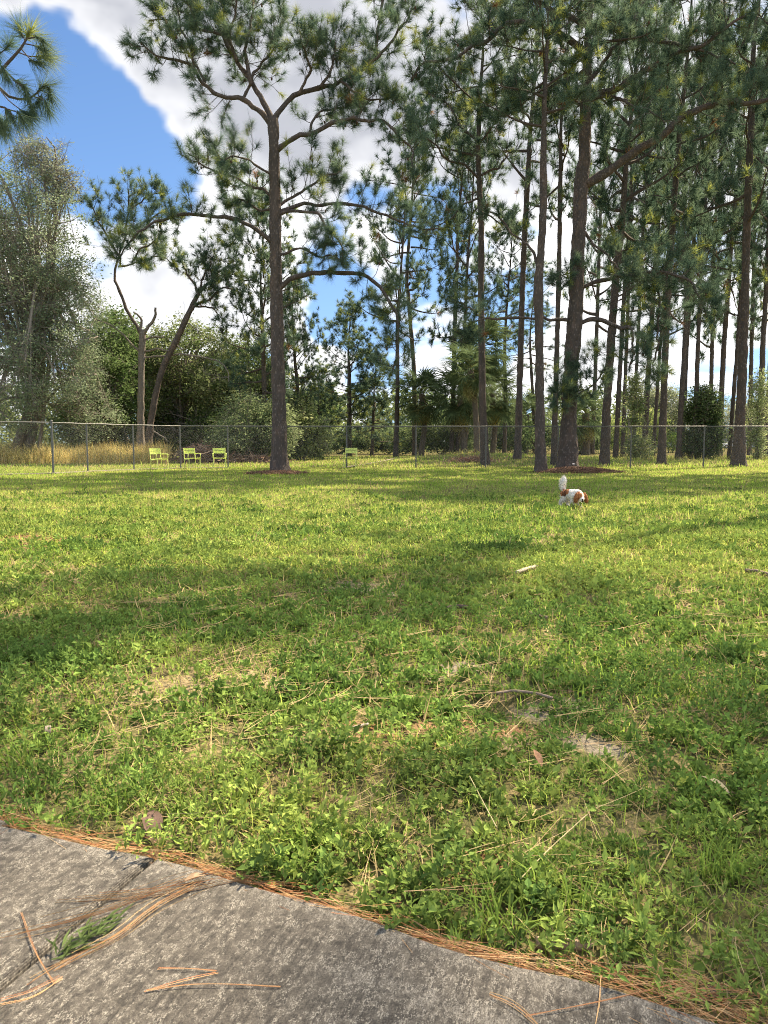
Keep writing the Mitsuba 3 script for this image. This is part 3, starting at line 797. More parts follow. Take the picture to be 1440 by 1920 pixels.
# straight trunks beyond the fence: (label, pixels, widths, crown zone in metres, limbs, reach)
ROW = [('slender straight pine second left of the broadest pine, beyond the fence', [(970, 868), (975, 700), (981, 500), (990, 330), (995, 240)], [14, 11, 10, 9, 7], (19, 27, 15, 2.6)),
       ('thin straight pine squeezed between the kinked pine and the broadest pine', [(1038, 874), (1043, 700), (1048, 500), (1051, 300), (1053, 220)], [12, 9, 8.5, 7, 5.5], (16.5, 22.5, 13, 2.3)),
       ('pine with a stout pale trunk first right of the broadest pine', [(1133, 873), (1138, 760), (1145, 650), (1155, 520), (1166, 420), (1172, 330), (1180, 250)], [19, 15, 14, 13, 11, 9, 7], (15, 23, 17, 3.0)),
       ('thin pine close behind the stout pale one, leaning slightly right', [(1154, 860), (1162, 700), (1170, 560), (1180, 420), (1186, 300)], [10, 8, 7.5, 7, 6], (21, 31, 13, 3.0)),
       ('thinnest pine trunk of the cluster left of the middle right fence post', [(1167, 858), (1172, 720), (1178, 560), (1182, 430)], [8, 6.5, 6, 5], (17, 25, 11, 2.6)),
       ('thin pine trunk wrapped in vine leaves near the middle right fence post', [(1188, 860), (1192, 720), (1200, 560), (1206, 420)], [7, 6, 5.5, 4.5], (16, 25, 11, 2.4)),
       ('brown pine trunk with brush round its foot in the right half', [(1208, 857), (1214, 720), (1222, 600), (1232, 450), (1240, 360)], [11, 9.5, 8.5, 8, 7], (18, 28, 15, 3.0)),
       ('tall straight pine at the centre of the right hand row', [(1240, 872), (1244, 760), (1250, 600), (1260, 430), (1270, 300), (1277, 220)], [16, 12, 11, 10, 9, 8], (13, 23, 19, 3.2)),
       ('left one of the close pair of pines before the far building', [(1271, 862), (1277, 760), (1284, 640), (1291, 450), (1296, 340)], [10, 9, 8, 7, 5.5], (16, 26, 15, 3.0)),
       ('darker right one of the close pair of pines before the far building', [(1278, 860), (1284, 760), (1289, 640), (1300, 480), (1306, 380)], [7, 6, 5.5, 5, 4], (17, 26, 12, 2.6)),
       ('slim pine rising out of the dark bush at right', [(1301, 862), (1305, 760), (1309, 640), (1316, 480), (1322, 380)], [9, 8, 7, 6, 5], (15, 25, 14, 2.8)),
       ('slim pine just right of the dark bush', [(1348, 858), (1352, 760), (1358, 640), (1370, 480), (1380, 360)], [11, 9.5, 8.5, 7, 6], (16, 27, 15, 3.0)),
       ('thin dark pine left of the big right hand trunk', [(1367, 861), (1374, 760), (1383, 640), (1392, 480), (1398, 380)], [7.5, 7, 6, 5, 4], (17, 26, 12, 2.6)),
       ('big rough barked pine near the right edge beside the last fence post', [(1384, 875), (1389, 760), (1394, 640), (1399, 480), (1403, 350), (1410, 200), (1413, 90)], [25, 17, 15, 13, 12, 10, 8], (10.5, 24, 20, 3.0)),
       ('vine covered pine trunk at the right edge', [(1420, 862), (1426, 760), (1431, 640), (1438, 520), (1444, 400)], [12, 10, 9, 8, 7], (16, 26, 14, 3.0)),
       ('thin pine trunk cut by the right edge of the photo', [(1437, 858), (1440, 760), (1446, 640), (1452, 480)], [10, 8, 7.5, 7], (16, 27, 14, 3.0)),
       ('small leaning pine trunk left of the tall centre right one', [(1224, 856), (1232, 740), (1240, 620), (1252, 480)], [7, 6, 5.5, 4.5], (14, 23, 12, 2.4)),
       ('slim twin stemmed pine of the small pair before the leaning palm', [(846, 858), (850, 740), (853, 600), (857, 500), (859, 430)], [9, 8, 7.5, 6, 5], (11.5, 26, 18, 2.9)),
       ('second slim stem of the small pair before the leaning palm', [(856, 858), (864, 740), (872, 600), (876, 500)], [8, 7, 6, 5], (13, 22, 13, 2.5)),
       ('far pine with a tall narrow crown in the gap right of centre', [(777, 856), (777, 720), (773, 650), (766, 560), (763, 510)], [9, 8, 7.5, 7, 6], (17, 27, 9, 3.6)),
       ('far pine with drooping branches behind the solitary chair post', [(742, 858), (745, 740), (745, 640), (748, 560)], [10, 8, 7, 5], (9, 22, 16, 3.0)),
       ('dense dark young pine in the middle of the far gap', [(655, 856), (655, 740), (654, 680), (653, 652)], [9, 8, 5, 3], (3.0, 11.2, 22, 2.9)),
       ('pale green young pine right of the dark young one', [(697, 856), (700, 780), (702, 720)], [7, 5, 2], (1.2, 7.6, 20, 2.4)),
       ('lit tall pine behind the big forked trunk at left', [(497, 866), (496, 760), (493, 640), (490, 560), (489, 515)], [11, 9, 7, 5, 3], (3.9, 14.2, 24, 2.7)),
       ('rounded pine just right of the big forked trunk', [(560, 864), (560, 760), (552, 660), (548, 580)], [9, 7, 5, 3], (2.5, 10.0, 22, 1.6)),
       ('low bushy pine in the left part of the far gap', [(600, 858), (598, 790), (597, 740)], [8, 5, 3], (1.0, 6.2, 18, 2.4)),
       ('pine half hidden by the trunks right of the leaning palm', [(945, 856), (948, 760), (946, 660), (950, 580)], [8, 7, 6, 4], (9, 18, 14, 2.8)),
       ('pine in the gap between the kinked pine and the slender one', [(1003, 852), (1000, 760), (996, 690), (994, 630)], [8, 6, 5, 3], (8, 17, 14, 3.6)),
       ('far pine high behind the fork of the broadest pine', [(1110, 852), (1116, 700), (1122, 520), (1126, 400)], [8, 7, 6, 5], (17, 34, 14, 3.4)),
       ('far pine behind the big right hand trunk', [(1405, 853), (1408, 700), (1412, 540), (1416, 420)], [8, 7, 6, 5], (15, 32, 15, 3.4)),
       ('far pine left of the dark bush, crown above the building', [(1330, 853), (1334, 700), (1338, 520), (1342, 400)], [8, 7, 6, 5], (15, 33, 16, 3.4))]
crown_kind('tall_crown', 9.0, 3.0, 25, 1)
crown_kind('open_crown', 10.0, 3.0, 20, 2, sp=.56, yellow=.08)
crown_kind('dense_crown', 8.0, 2.8, 26, 3, sp=.42, yellow=.05)
crown_kind('drooping_crown', 10.0, 3.2, 24, 4, droop=.35, yellow=.07)
crown_kind('sparse_crown', 7.0, 3.0, 17, 6, sp=.8, per=3)
crown_kind('young_crown', 9.0, 3.2, 34, 5, sp=.34, yellow=.15, tuft=44)
for i, (lab, px, w, (z0, z1, n, reach)) in enumerate(ROW):
    z0 = z0 - (5.6 if z0 > 12 else 0)
    d = gd(px[0][1])
    tip = at(*px[-1], d)
    extra = max(0.6, z1 + 0.6 - tip[2])
    near = d < 45
    kd = 'young_crown' if z0 < 4 else ('tall_crown', 'open_crown', 'dense_crown', 'drooping_crown')[i % 4]
    pine('pine_tree', lab, px, d, w, top=[(0.04 * extra, 0, extra * .6, w[-1] * d / F * .55), (0, 0, extra * .4, .03)], kind=(kd, z0, z1, reach * 1.12), seed=20 + i, sides=18 if near else 12)

# the snapped pine and its leaning neighbour behind the tall grass, and their dead limbs
dk = 43.0
pine('snapped_pine', 'snapped grey pine with bare broken limbs behind the tall yellow grass', [(264, 868), (264, 780), (265, 700), (267, 640), (268, 618)], dk, [16, 13, 12, 12, 11],
     limbs=[([(266, 630), (252, 604), (236, 580), (222, 546), (215, 520), (222, 480), (236, 440), (243, 395), (240, 355)], 0.5, 8, 3, (.6, .25, (.6, 1.6))),
            ([(222, 480), (200, 440), (182, 410), (170, 380)], -.8, 5, 2, (.1, .24, (.6, 1.5))), ([(236, 440), (275, 415), (310, 400), (335, 420)], .6, 5, 2, (.1, .24, (.6, 1.5))),
            ([(222, 500), (262, 490), (300, 480), (330, 500)], -.5, 4, 2, (.2, .26, (.5, 1.4))), ([(243, 395), (275, 370), (300, 362)], .6, 4, 2, (.2, .24, (.5, 1.3)))],
     stubs=[([(265, 625), (264, 605), (258, 592), (250, 586)], -.3, 7, 3), ([(270, 628), (280, 612), (290, 596), (295, 580)], -.3, 8, 5), ([(262, 660), (250, 648), (232, 630), (205, 609), (178, 600)], -.6, 5, 2),
            ([(270, 637), (285, 634), (306, 632)], -.5, 5, 3), ([(272, 659), (290, 656), (318, 656)], -.6, 5, 3), ([(272, 671), (310, 667), (350, 664), (385, 672), (412, 681), (426, 696), (432, 716)], -.8, 4.5, 2)],
     seed=60, wood='grey_bark', sides=16, tuft=48, needle=(.34, .016), dens=.6, per=5, category='broken pine', yellow=.2)
pine('leaning_pine', 'dark pine leaning right beside the snapped grey pine', [(277, 870), (283, 790), (302, 700), (330, 640), (348, 600), (366, 562), (373, 550)], dk - .4, [15, 12, 11, 11, 10, 8, 7],
     limbs=[([(372, 552), (360, 525), (345, 502), (342, 488)], .4, 6, 2.5, (.3, .25, (.5, 1.3))), ([(340, 622), (365, 578), (395, 560), (420, 540), (440, 545)], -.6, 8, 2.5, (.4, .22, (.6, 1.5))),
            ([(373, 550), (400, 520), (425, 500), (440, 490)], .6, 6, 2.5, (.1, .2, (.6, 1.6))), ([(373, 550), (385, 510), (395, 490), (400, 480)], -.6, 5, 2.5, (.1, .2, (.6, 1.5))),
            ([(366, 575), (400, 582), (420, 600)], .6, 4, 2, (.3, .3, (.4, 1.0)))],
     stubs=[([(348, 606), (362, 612), (372, 630)], -.3, 2.5, 1.5), ([(330, 645), (345, 652), (356, 640)], -.3, 2.5, 1.5), ([(286, 808), (300, 815), (312, 826)], -.3, 3.5, 2)], seed=61, sides=16, tuft=48, needle=(.34, .016), dens=.6, per=5, category='leaning pine', yellow=.2, ground=True)

# pines standing outside the frame: their branches hang into it and their shade falls on the near lawn
def outside_pine(label, x, y, h, r, zone, seed, limbs3=(), tips=(), **kw):
    """A pine given in metres: foot, height, trunk radius, crown zone."""
    rng = np.random.default_rng(900 + seed)
    z = np.linspace(-0.05, h, 7)
    p = np.c_[x + np.r_[0, rng.normal(0, .12, 6)], y + np.r_[0, rng.normal(0, .12, 6)], z]
    line, rad = smoothline(p, int(h * 5), np.linspace(r, .03, 7))
    rad = rad[:, 0]
    k = thing('pine_tree', label, 'pine tree')
    v, f = trunk_mesh(line, rad, 18, seed=seed)
    MB().add(v, f).put(k + '__trunk', 'pine_bark', True)
    small, lines = MB(), []
    for ln, rd in auto_limbs(rng, line, rad, *zone):
        v, f = tubes(ln[None], rd[None], 6, True)
        small.add(v, f)
        lines.append((ln, .25, .34, (.5, 1.4)))
    seats_, axes_ = [], []
    for pts, _ in tips:
        ln = smoothline(pts, 8)
        v, f = tubes(ln[None], np.linspace(.007, .005, 8)[None], 5)
        small.add(v, f)
        seats_.append(ln[-1])
        axes_.append(nrm(ln[-1] - ln[-3]))
    for pts, w0, w1 in limbs3:
        ln, rd = smoothline(pts, 26, np.linspace(w0, w1, len(pts)))
        v, f = tubes(ln[None], rd, 8, True) if rd.ndim == 1 else tubes(ln[None], rd[None, :, 0], 8, True)
        small.add(v, f)
        seats_.append(ln[-1])
        axes_.append(nrm(ln[-1] - ln[-3]))
    C = np.vstack([branchlets(rng, ln, a, b, c) for ln, a, b, c in lines] + [np.array([ln[[-4, -3, -3, -2, -2, -1]] for ln, *_ in lines])])
    tws, seats, axes = twig_tufts(rng, C, kw.get('per', 4), (.12, .4))
    for P, R, s in ((C, np.linspace(.014, .006, 6), 4), (tws, np.linspace(.007, .004, 4), 4)):
        v, f = tubes(P, R, s)
        small.add(v, f)
    small.put(k + '__twigwork', 'branch_wood')
    if seats_:
        seats, axes = np.vstack([seats, seats_]), np.vstack([axes, axes_])
    MB().add(*needles(rng, seats, axes, kw.get('tuft', 40), kw.get('L', .29), kw.get('w', .016), needle_colors(rng, len(seats), .1), back=.12, spread=(.1, 1.25), sag=.45)).put(k + '__crown', 'needle_leaf')
    return k


e0 = at(-330, 260, 8.6)


def hang(pts, d):
    return [at(x, y, d) for x, y in pts]


HB = [(hang([(-330, 300), (-140, 220), (-20, 150), (20, 112), (44, 84), (58, 55)], 8.4), .026, .008), (hang([(-330, 330), (-120, 190), (-20, 152), (10, 178), (48, 187), (70, 174), (84, 158)], 8.5), .022, .007),
      (hang([(-250, 300), (-60, 190), (-10, 198), (16, 205), (24, 222)], 8.3), .018, .006), (hang([(-200, 120), (-60, 80), (-20, 75), (-8, 90)], 8.6), .018, .006)]
HT = [(hang([(46, 82), (62, 85), (84, 92)], 8.35), 0), (hang([(40, 92), (58, 112), (74, 116)], 8.4), 0), (hang([(34, 98), (58, 106), (86, 104)], 8.5), 0), (hang([(8, 130), (28, 150), (44, 160)], 8.4), 0), (hang([(24, 150), (45, 165), (52, 180)], 8.35), 0),
      (hang([(-6, 160), (18, 190), (54, 216)], 8.4), 0), (hang([(50, 187), (58, 200), (60, 212)], 8.5), 0), (hang([(70, 174), (74, 184), (70, 196)], 8.45), 0), (hang([(10, 205), (12, 225), (8, 240)], 8.35), 0), (hang([(-14, 170), (-12, 200), (-2, 222)], 8.5), 0),
      (hang([(12, 118), (8, 130), (14, 142)], 8.3), 0), (hang([(-14, 92), (-4, 104), (-6, 120)], 8.6), 0), (hang([(48, 78), (40, 62), (36, 50)], 8.45), 0), (hang([(52, 72), (70, 70), (82, 76)], 8.3), 0), (hang([(60, 180), (82, 188), (90, 206)], 8.4), 0), (hang([(16, 205), (34, 212), (44, 226)], 8.3), 0), (hang([(84, 158), (92, 168), (94, 184)], 8.5), 0), (hang([(-20, 190), (-8, 215), (4, 236)], 8.2), 0), (hang([(0, 100), (12, 90), (20, 78)], 8.6), 0)]
outside_pine('pine outside the left edge whose long needled twigs hang into the top left corner', e0[0] - 1.6, 8.8, 15.0, .2, (9.5, 14.0, 8, 2.4), 1, HB, HT, tuft=170, w=.0048, L=.27, per=2)

def shade_pine(label, x, y, h, r, kd, z0, reach, seed):
    rng = np.random.default_rng(900 + seed)
    z = np.linspace(-0.05, h, 7)
    line, rad = smoothline(np.c_[x + np.r_[0, rng.normal(0, .1, 6)], y + np.r_[0, rng.normal(0, .1, 6)], z], int(h * 5), np.linspace(r, .03, 7))
    k = thing('pine_tree', label, 'pine tree')
    v, f = trunk_mesh(line, rad[:, 0], 16, seed=seed)
    MB().add(v, f).put(k + '__trunk', 'pine_bark', True)
    H, R = KIND_SIZE[kd]
    scene[k + '__crown'] = {'type': 'instance', 'to_world': T().translate([x, y, z0]).rotate([0, 0, 1], float(rng.uniform(0, 360))).scale([reach / R, reach / R, (h - .3 - z0) / H]), 'kind': {'type': 'ref', 'id': kd}}


shade_pine('tall pine outside the right edge that shades the middle of the lawn', 14.2, 19.0, 28.0, .24, 'open_crown', 21.0, 2.8, 2)
shade_pine('tall pine outside the right edge that dapples the near weeds', 15.0, 14.2, 26.5, .2, 'sparse_crown', 20.0, 2.6, 3)
shade_pine('pine outside the right edge just inside the fence', 16.6, 30.0, 22.0, .26, 'dense_crown', 9.5, 3.4, 4)
shade_pine('tall pine outside the right edge, third from the fence', 19.0, 30.5, 27.0, .26, 'dense_crown', 15.0, 4.2, 8)
shade_pine('tall pine outside the right edge close to the fence', 19.5, 33.0, 30.0, .26, 'dense_crown', 20.5, 4.2, 9)
shade_pine('pine outside the right edge far along the fence', 22.5, 31.0, 22.0, .28, 'tall_crown', 9.5, 4.2, 5)

# cabbage palms
palm('cabbage palm with a round shaggy head beside the solitary chair', (788, 857), (790, 738), 57, 11, 30, 1.3, 16, 1)
palm('tallest cabbage palm behind the leaning pale trunk', (868, 858), (905, 648), 55, 11, 36, 1.3, 10, 2)
palm('low cabbage palm at the foot of the leaning pale one', (872, 862), (862, 742), 54, 12, 34, 1.4, 14, 3)
palm('cabbage palm with a pale leaning trunk and lit fronds on its right', (894, 862), (882, 690), 50, 12, 28, 1.15, 6, 4)
palm('lit cabbage palm on the right of the palm clump', (922, 858), (922, 738), 56, 11, 34, 1.35, 12, 5)
palm('small palm in shade behind the broadest pine', (1098, 852), (1098, 776), 70, 14, 22, 1.4, 10, 6)
palm('small palm left of the kinked dark pine', (985, 852), (986, 778), 72, 13, 20, 1.35, 8, 7)

# broad leaved trees and bushes
broadleaf('oak_tree', 'big grey green twiggy oak filling the left edge above the fence', (30, 868, 42),
          [(50, 560, 42, 120, 190, 4.5), (20, 370, 42, 110, 110, 4.0), (95, 470, 41, 90, 130, 3.5), (110, 690, 41, 100, 110, 3.5), (15, 760, 40, 90, 90, 3.0), (-60, 520, 42, 120, 260, 4.0), (150, 590, 42, 55, 100, 2.5), (160, 760, 43, 60, 80, 2.0)], (.12, .48), 900, 96,
          (.085, .108, .062), (.16, .185, .12), .26, bare=5, seed=1, category='oak tree', stems=3, clump_r=.62, shell=.3)
broadleaf('oak_tree', 'thin topped grey sapling against the blue sky at far left', (70, 866, 41), [(95, 320, 41, 38, 60, 1.3), (60, 290, 41, 40, 40, 1.2), (130, 350, 41, 22, 40, 1.0)], (.13, .45), 110, 30, (.09, .105, .07), (.16, .17, .12), .1, bare=9, seed=2,
          category='oak tree', clump_r=.5, shell=.2)
broadleaf('oak_tree', 'dark green oak between the grey oak and the snapped pine', (200, 862, 47), [(205, 740, 47, 62, 110, 3.0), (165, 800, 46, 55, 60, 2.5), (215, 640, 48, 50, 60, 2.5)], (.17, .55), 420, 74, (.05, .08, .028), (.085, .112, .044), .2, seed=3, category='oak tree', clump_r=.6)
broadleaf('oak_tree', 'mossy oak with a deep dark hollow under its crown behind the chairs', (345, 860, 51), [(350, 665, 51, 95, 60, 3.5), (300, 720, 51, 50, 70, 2.5), (400, 720, 50, 60, 55, 3.0), (350, 740, 54, 90, 90, 2.0)], (.17, .55), 520, 74, (.06, .085, .03), (.15, .16, .08), .24, seed=4, category='oak tree', clump_r=.62)
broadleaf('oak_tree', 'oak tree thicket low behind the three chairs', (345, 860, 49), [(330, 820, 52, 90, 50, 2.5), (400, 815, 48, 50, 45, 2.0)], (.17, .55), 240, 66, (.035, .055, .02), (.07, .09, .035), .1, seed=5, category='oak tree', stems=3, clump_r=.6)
broadleaf('silver_bush', 'silvery sunlit bush right behind the third chair', (470, 868, 43), [(470, 800, 43, 62, 62, 2.4), (440, 835, 42, 45, 36, 2.0), (515, 810, 43, 40, 55, 2.0)], (.14, .5), 380, 74, (.085, .108, .052), (.155, .175, .09), .07, bare=3, seed=6, category='bush', stems=4, clump_r=.5)
broadleaf('bush', 'mid green rounded bush right of the big forked trunk', (565, 862, 47), [(555, 800, 47, 40, 62, 2.2), (590, 820, 48, 34, 40, 2.0)], (.15, .5), 250, 74, (.085, .115, .04), (.19, .2, .1), .07, seed=7, category='bush', stems=3, clump_r=.5)
broadleaf('oak_tree', 'rounded green oak filling the gap between the leaning pine and the big forked trunk', (470, 860, 53), [(462, 700, 53, 56, 62, 2.6), (430, 760, 52, 46, 50, 2.2), (505, 740, 54, 40, 60, 2.2)], (.17, .55), 330, 66, (.07, .1, .035), (.14, .165, .07), .2, seed=21, category='oak tree', clump_r=.62)
broadleaf('oak_tree', 'low green oak at the left end of the far clearing', (600, 855, 66), [(598, 775, 66, 40, 48, 2.6), (570, 800, 64, 34, 40, 2.2)], (.2, .55), 220, 60, (.08, .115, .04), (.16, .19, .08), .16, seed=22, category='oak tree', clump_r=.7)
broadleaf('oak_tree', 'tall dim oak behind the snapped grey pine', (255, 858, 56), [(245, 680, 56, 66, 60, 2.8), (190, 690, 55, 50, 60, 2.4)], (.18, .55), 300, 62, (.055, .085, .028), (.11, .14, .05), .2, seed=23, category='oak tree', clump_r=.66)
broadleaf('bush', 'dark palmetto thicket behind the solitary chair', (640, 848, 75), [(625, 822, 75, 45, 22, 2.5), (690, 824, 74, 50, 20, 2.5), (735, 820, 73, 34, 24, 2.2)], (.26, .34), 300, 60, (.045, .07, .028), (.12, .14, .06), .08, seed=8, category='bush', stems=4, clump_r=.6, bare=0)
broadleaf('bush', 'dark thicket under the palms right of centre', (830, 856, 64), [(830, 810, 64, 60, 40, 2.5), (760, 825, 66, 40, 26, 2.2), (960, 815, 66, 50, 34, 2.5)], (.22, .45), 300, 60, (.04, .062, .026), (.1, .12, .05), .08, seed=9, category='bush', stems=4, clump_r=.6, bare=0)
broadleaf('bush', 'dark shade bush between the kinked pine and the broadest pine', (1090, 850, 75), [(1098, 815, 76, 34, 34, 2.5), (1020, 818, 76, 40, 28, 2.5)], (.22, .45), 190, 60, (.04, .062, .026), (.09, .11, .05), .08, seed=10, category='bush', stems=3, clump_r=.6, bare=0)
broadleaf('bush', 'yellow green bush right of the stout pale pine trunk', (1170, 850, 80), [(1165, 812, 80, 45, 34, 2.6), (1215, 808, 82, 36, 40, 2.6)], (.2, .5), 230, 60, (.10, .135, .04), (.2, .21, .08), .08, seed=11, category='bush', stems=3, clump_r=.65, bare=2)
broadleaf('oak_tree', 'pale grey green oak behind the tall straight pine at right', (1245, 850, 86), [(1245, 770, 86, 42, 46, 3.0), (1210, 760, 88, 40, 36, 3.0), (1275, 800, 86, 28, 34, 2.0)], (.22, .45), 300, 60, (.12, .135, .08), (.2, .2, .13), .16, seed=12, category='oak tree', clump_r=.75)
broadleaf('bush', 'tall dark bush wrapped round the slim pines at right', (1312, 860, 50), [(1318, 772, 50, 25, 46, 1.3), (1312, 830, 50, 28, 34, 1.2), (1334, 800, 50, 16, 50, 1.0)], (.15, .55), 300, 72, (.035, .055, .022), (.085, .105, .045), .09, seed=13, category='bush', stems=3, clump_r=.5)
broadleaf('bush', 'bright leafy shrub by the brush in the right half', (1255, 848, 84), [(1262, 828, 84, 22, 18, 1.6)], (.13, .5), 70, 50, (.10, .16, .04), (.2, .24, .07), .05, seed=14, category='bush', stems=3, clump_r=.55, bare=0)
broadleaf('vine_thicket', 'pale vine leaves climbing the trunks at the right edge', (1420, 860, 49), [(1424, 760, 49, 15, 70, .6), (1418, 830, 49, 17, 34, .7), (1400, 770, 52, 10, 26, .5)], (.12, .6), 130, 40, (.12, .15, .06), (.24, .25, .13), .05, seed=15, category='vines', stems=2, clump_r=.42, bare=3)
broadleaf('bush', 'scrubby vine bush at the thin trunks near the middle right post', (1190, 862, 50), [(1190, 760, 50, 15, 60, .7), (1200, 840, 49, 26, 22, 1.0)], (.14, .55), 110, 50, (.10, .13, .05), (.2, .2, .1), .04, seed=16, category='bush', stems=2, clump_r=.4, bare=4)
broadleaf('oak_tree', 'far grey oak at the right edge behind the parked cars', (1385, 846, 175), [(1385, 790, 175, 60, 34, 6), (1450, 780, 180, 60, 40, 6)], (.45, .5), 220, 60, (.13, .14, .09), (.2, .2, .14), .2, seed=17, category='oak tree', clump_r=1.5)

# the far wood that closes the view
rng = np.random.default_rng(77)
wood = MB()
cen = []
for px, top, dd in [(q, None, None) for q in range(-300, 1900, 13)]:
    d = 118 + 25 * math.sin(px * 0.013) + rng.normal(0, 6)
    d = d if px < 1180 else 260
    hi = 725 if px < 440 else (738 if px < 760 else (748 if px < 1180 else 772))
    hi += rng.normal(0, 13)
    a, b = at(px, hi, d), at(px, 845, d)
    hgt = max(a[2], 1.5)
    for z in np.arange(0.6, hgt, 0.9 if d < 200 else 1.6):
        cen.append([a[0] + rng.normal(0, .8), d + rng.normal(0, 3.0), z, 1.1 if d < 200 else 2.0])
cen = np.array(cen)
t = np.clip(meshkit.noise(cen[:, :3] * 0.12, 3) * 1.6 - 0.3, 0, 1)[:, None]
cc = np.array([0.12, 0.17, 0.085]) * (1 - t) + np.array([0.24, 0.29, 0.13]) * t
wood.add(*leaf_cloud(rng, cen[:, :3], cen[:, 3], 44, .62, .6, cc, 0.9))
wood.put('far_wood', 'broad_leaf', label='distant green wood closing the view behind the clearing', category='wood', kind='stuff')

for key in list(scene):
    if key.endswith(('__twigwork', '__crown', '__limbwork')):
        labels.setdefault(key, {'kind': 'stuff'})

# ------------------------------------------------------------------ grass, weeds and litter
def leaves(pos, dirv, up, L, W, col, fold=0.14):
    """Folded leaves of two triangles each."""
    side = nrm(np.cross(dirv, up))
    nor = np.cross(side, dirv)
    L, W = np.reshape(L, (-1, 1)), np.reshape(W, (-1, 1))
    mid = pos + dirv * L * 0.45 + nor * W * fold
    v = np.stack([pos, mid - side * W / 2, pos + dirv * L - nor * L * 0.1, mid + side * W / 2], 1)
    n = len(pos)
    f = (np.array([[0, 1, 2], [0, 2, 3]])[None] + (np.arange(n) * 4)[:, None, None]).reshape(-1, 3)
    return v.reshape(-1, 3), f, np.repeat(col, 4, axis=0)


def blades(pos, L, W, az, lean, col, curve=0.5):
    """Bent blades of three triangles each."""
    n = len(pos)
    h = np.stack([np.cos(az), np.sin(az), np.zeros(n)], -1)
    side = np.stack([-np.sin(az), np.cos(az), np.zeros(n)], -1)
    L, W, lean = [np.reshape(q, (-1, 1)) for q in (L, W, lean)]
    z = np.array([0, 0, 1.0])
    mid = pos + (z * np.cos(lean) + h * np.sin(lean)) * L * 0.5
    l2 = lean + curve
    tip = mid + (z * np.cos(l2) + h * np.sin(l2)) * L * 0.5
    v = np.stack([pos - side * W / 2, pos + side * W / 2, mid - side * W * 0.42, mid + side * W * 0.42, tip], 1)
    f = (np.array([[0, 1, 3], [0, 3, 2], [2, 3, 4]])[None] + (np.arange(n) * 5)[:, None, None]).reshape(-1, 3)
    return v.reshape(-1, 3), f, np.repeat(col, 5, axis=0)


def spears(pos, L, W, az, lean, col):
    """Blades of one triangle, for the distance."""
    n = len(pos)
    h = np.stack([np.cos(az), np.sin(az), np.zeros(n)], -1)
    side = np.stack([-np.sin(az), np.cos(az), np.zeros(n)], -1)
    L, W, lean = [np.reshape(q, (-1, 1)) for q in (L, W, lean)]
    tip = pos + (np.array([0, 0, 1.0]) * np.cos(lean) + h * np.sin(lean)) * L
    v = np.stack([pos - side * W / 2, pos + side * W / 2, tip], 1)
    f = np.arange(3 * n).reshape(-1, 3)
    return v.reshape(-1, 3), f, np.repeat(col, 3, axis=0)


def scatter(rng, y0, y1, dens, spread=0.54, pad=0.5):
    area = (y1 - y0) * ((y0 + y1) * spread + 2 * pad)
    n = int(area * dens * 1.0)
    y = np.sqrt(rng.uniform(y0 ** 2, y1 ** 2, n)) if y1 > 3 * y0 else rng.uniform(y0, y1, n)
    x = rng.uniform(-1, 1, n) * (y * spread + pad)
    ok = ~on_path(x, y, -0.035)
    return x[ok], y[ok]


def n2(x, y, s, seed, o=3):
    return meshkit.fbm(np.stack([x * s, y * s, x * 0], -1), o, seed)


def green(rng, x, y, n, base=(0.135, 0.22, 0.052), yellow=(0.27, 0.345, 0.085), dark=(0.068, 0.13, 0.04)):
    """Leaf colours: patches of yellower and darker plants, and every leaf a little its own."""
    t = np.clip((n2(x, y, 0.9, 31) - 0.36) * 2.6 + rng.normal(0, 0.22, n), 0, 1)[:, None]
    u = np.clip((n2(x, y, 2.3, 37) - 0.5) * 3 + rng.normal(0, 0.3, n), 0, 1)[:, None]
    c = np.array(base) * (1 - t) + np.array(yellow) * t
    c = c * (1 - 0.6 * u) + np.array(dark) * 0.6 * u
    return np.clip(c * rng.uniform(0.75, 1.25, (n, 1)), 0.01, 0.6)


STRAW = np.array([0.50, 0.41, 0.23])
rng = np.random.default_rng(11)
weeds, turf, straw = MB(), MB(), MB()


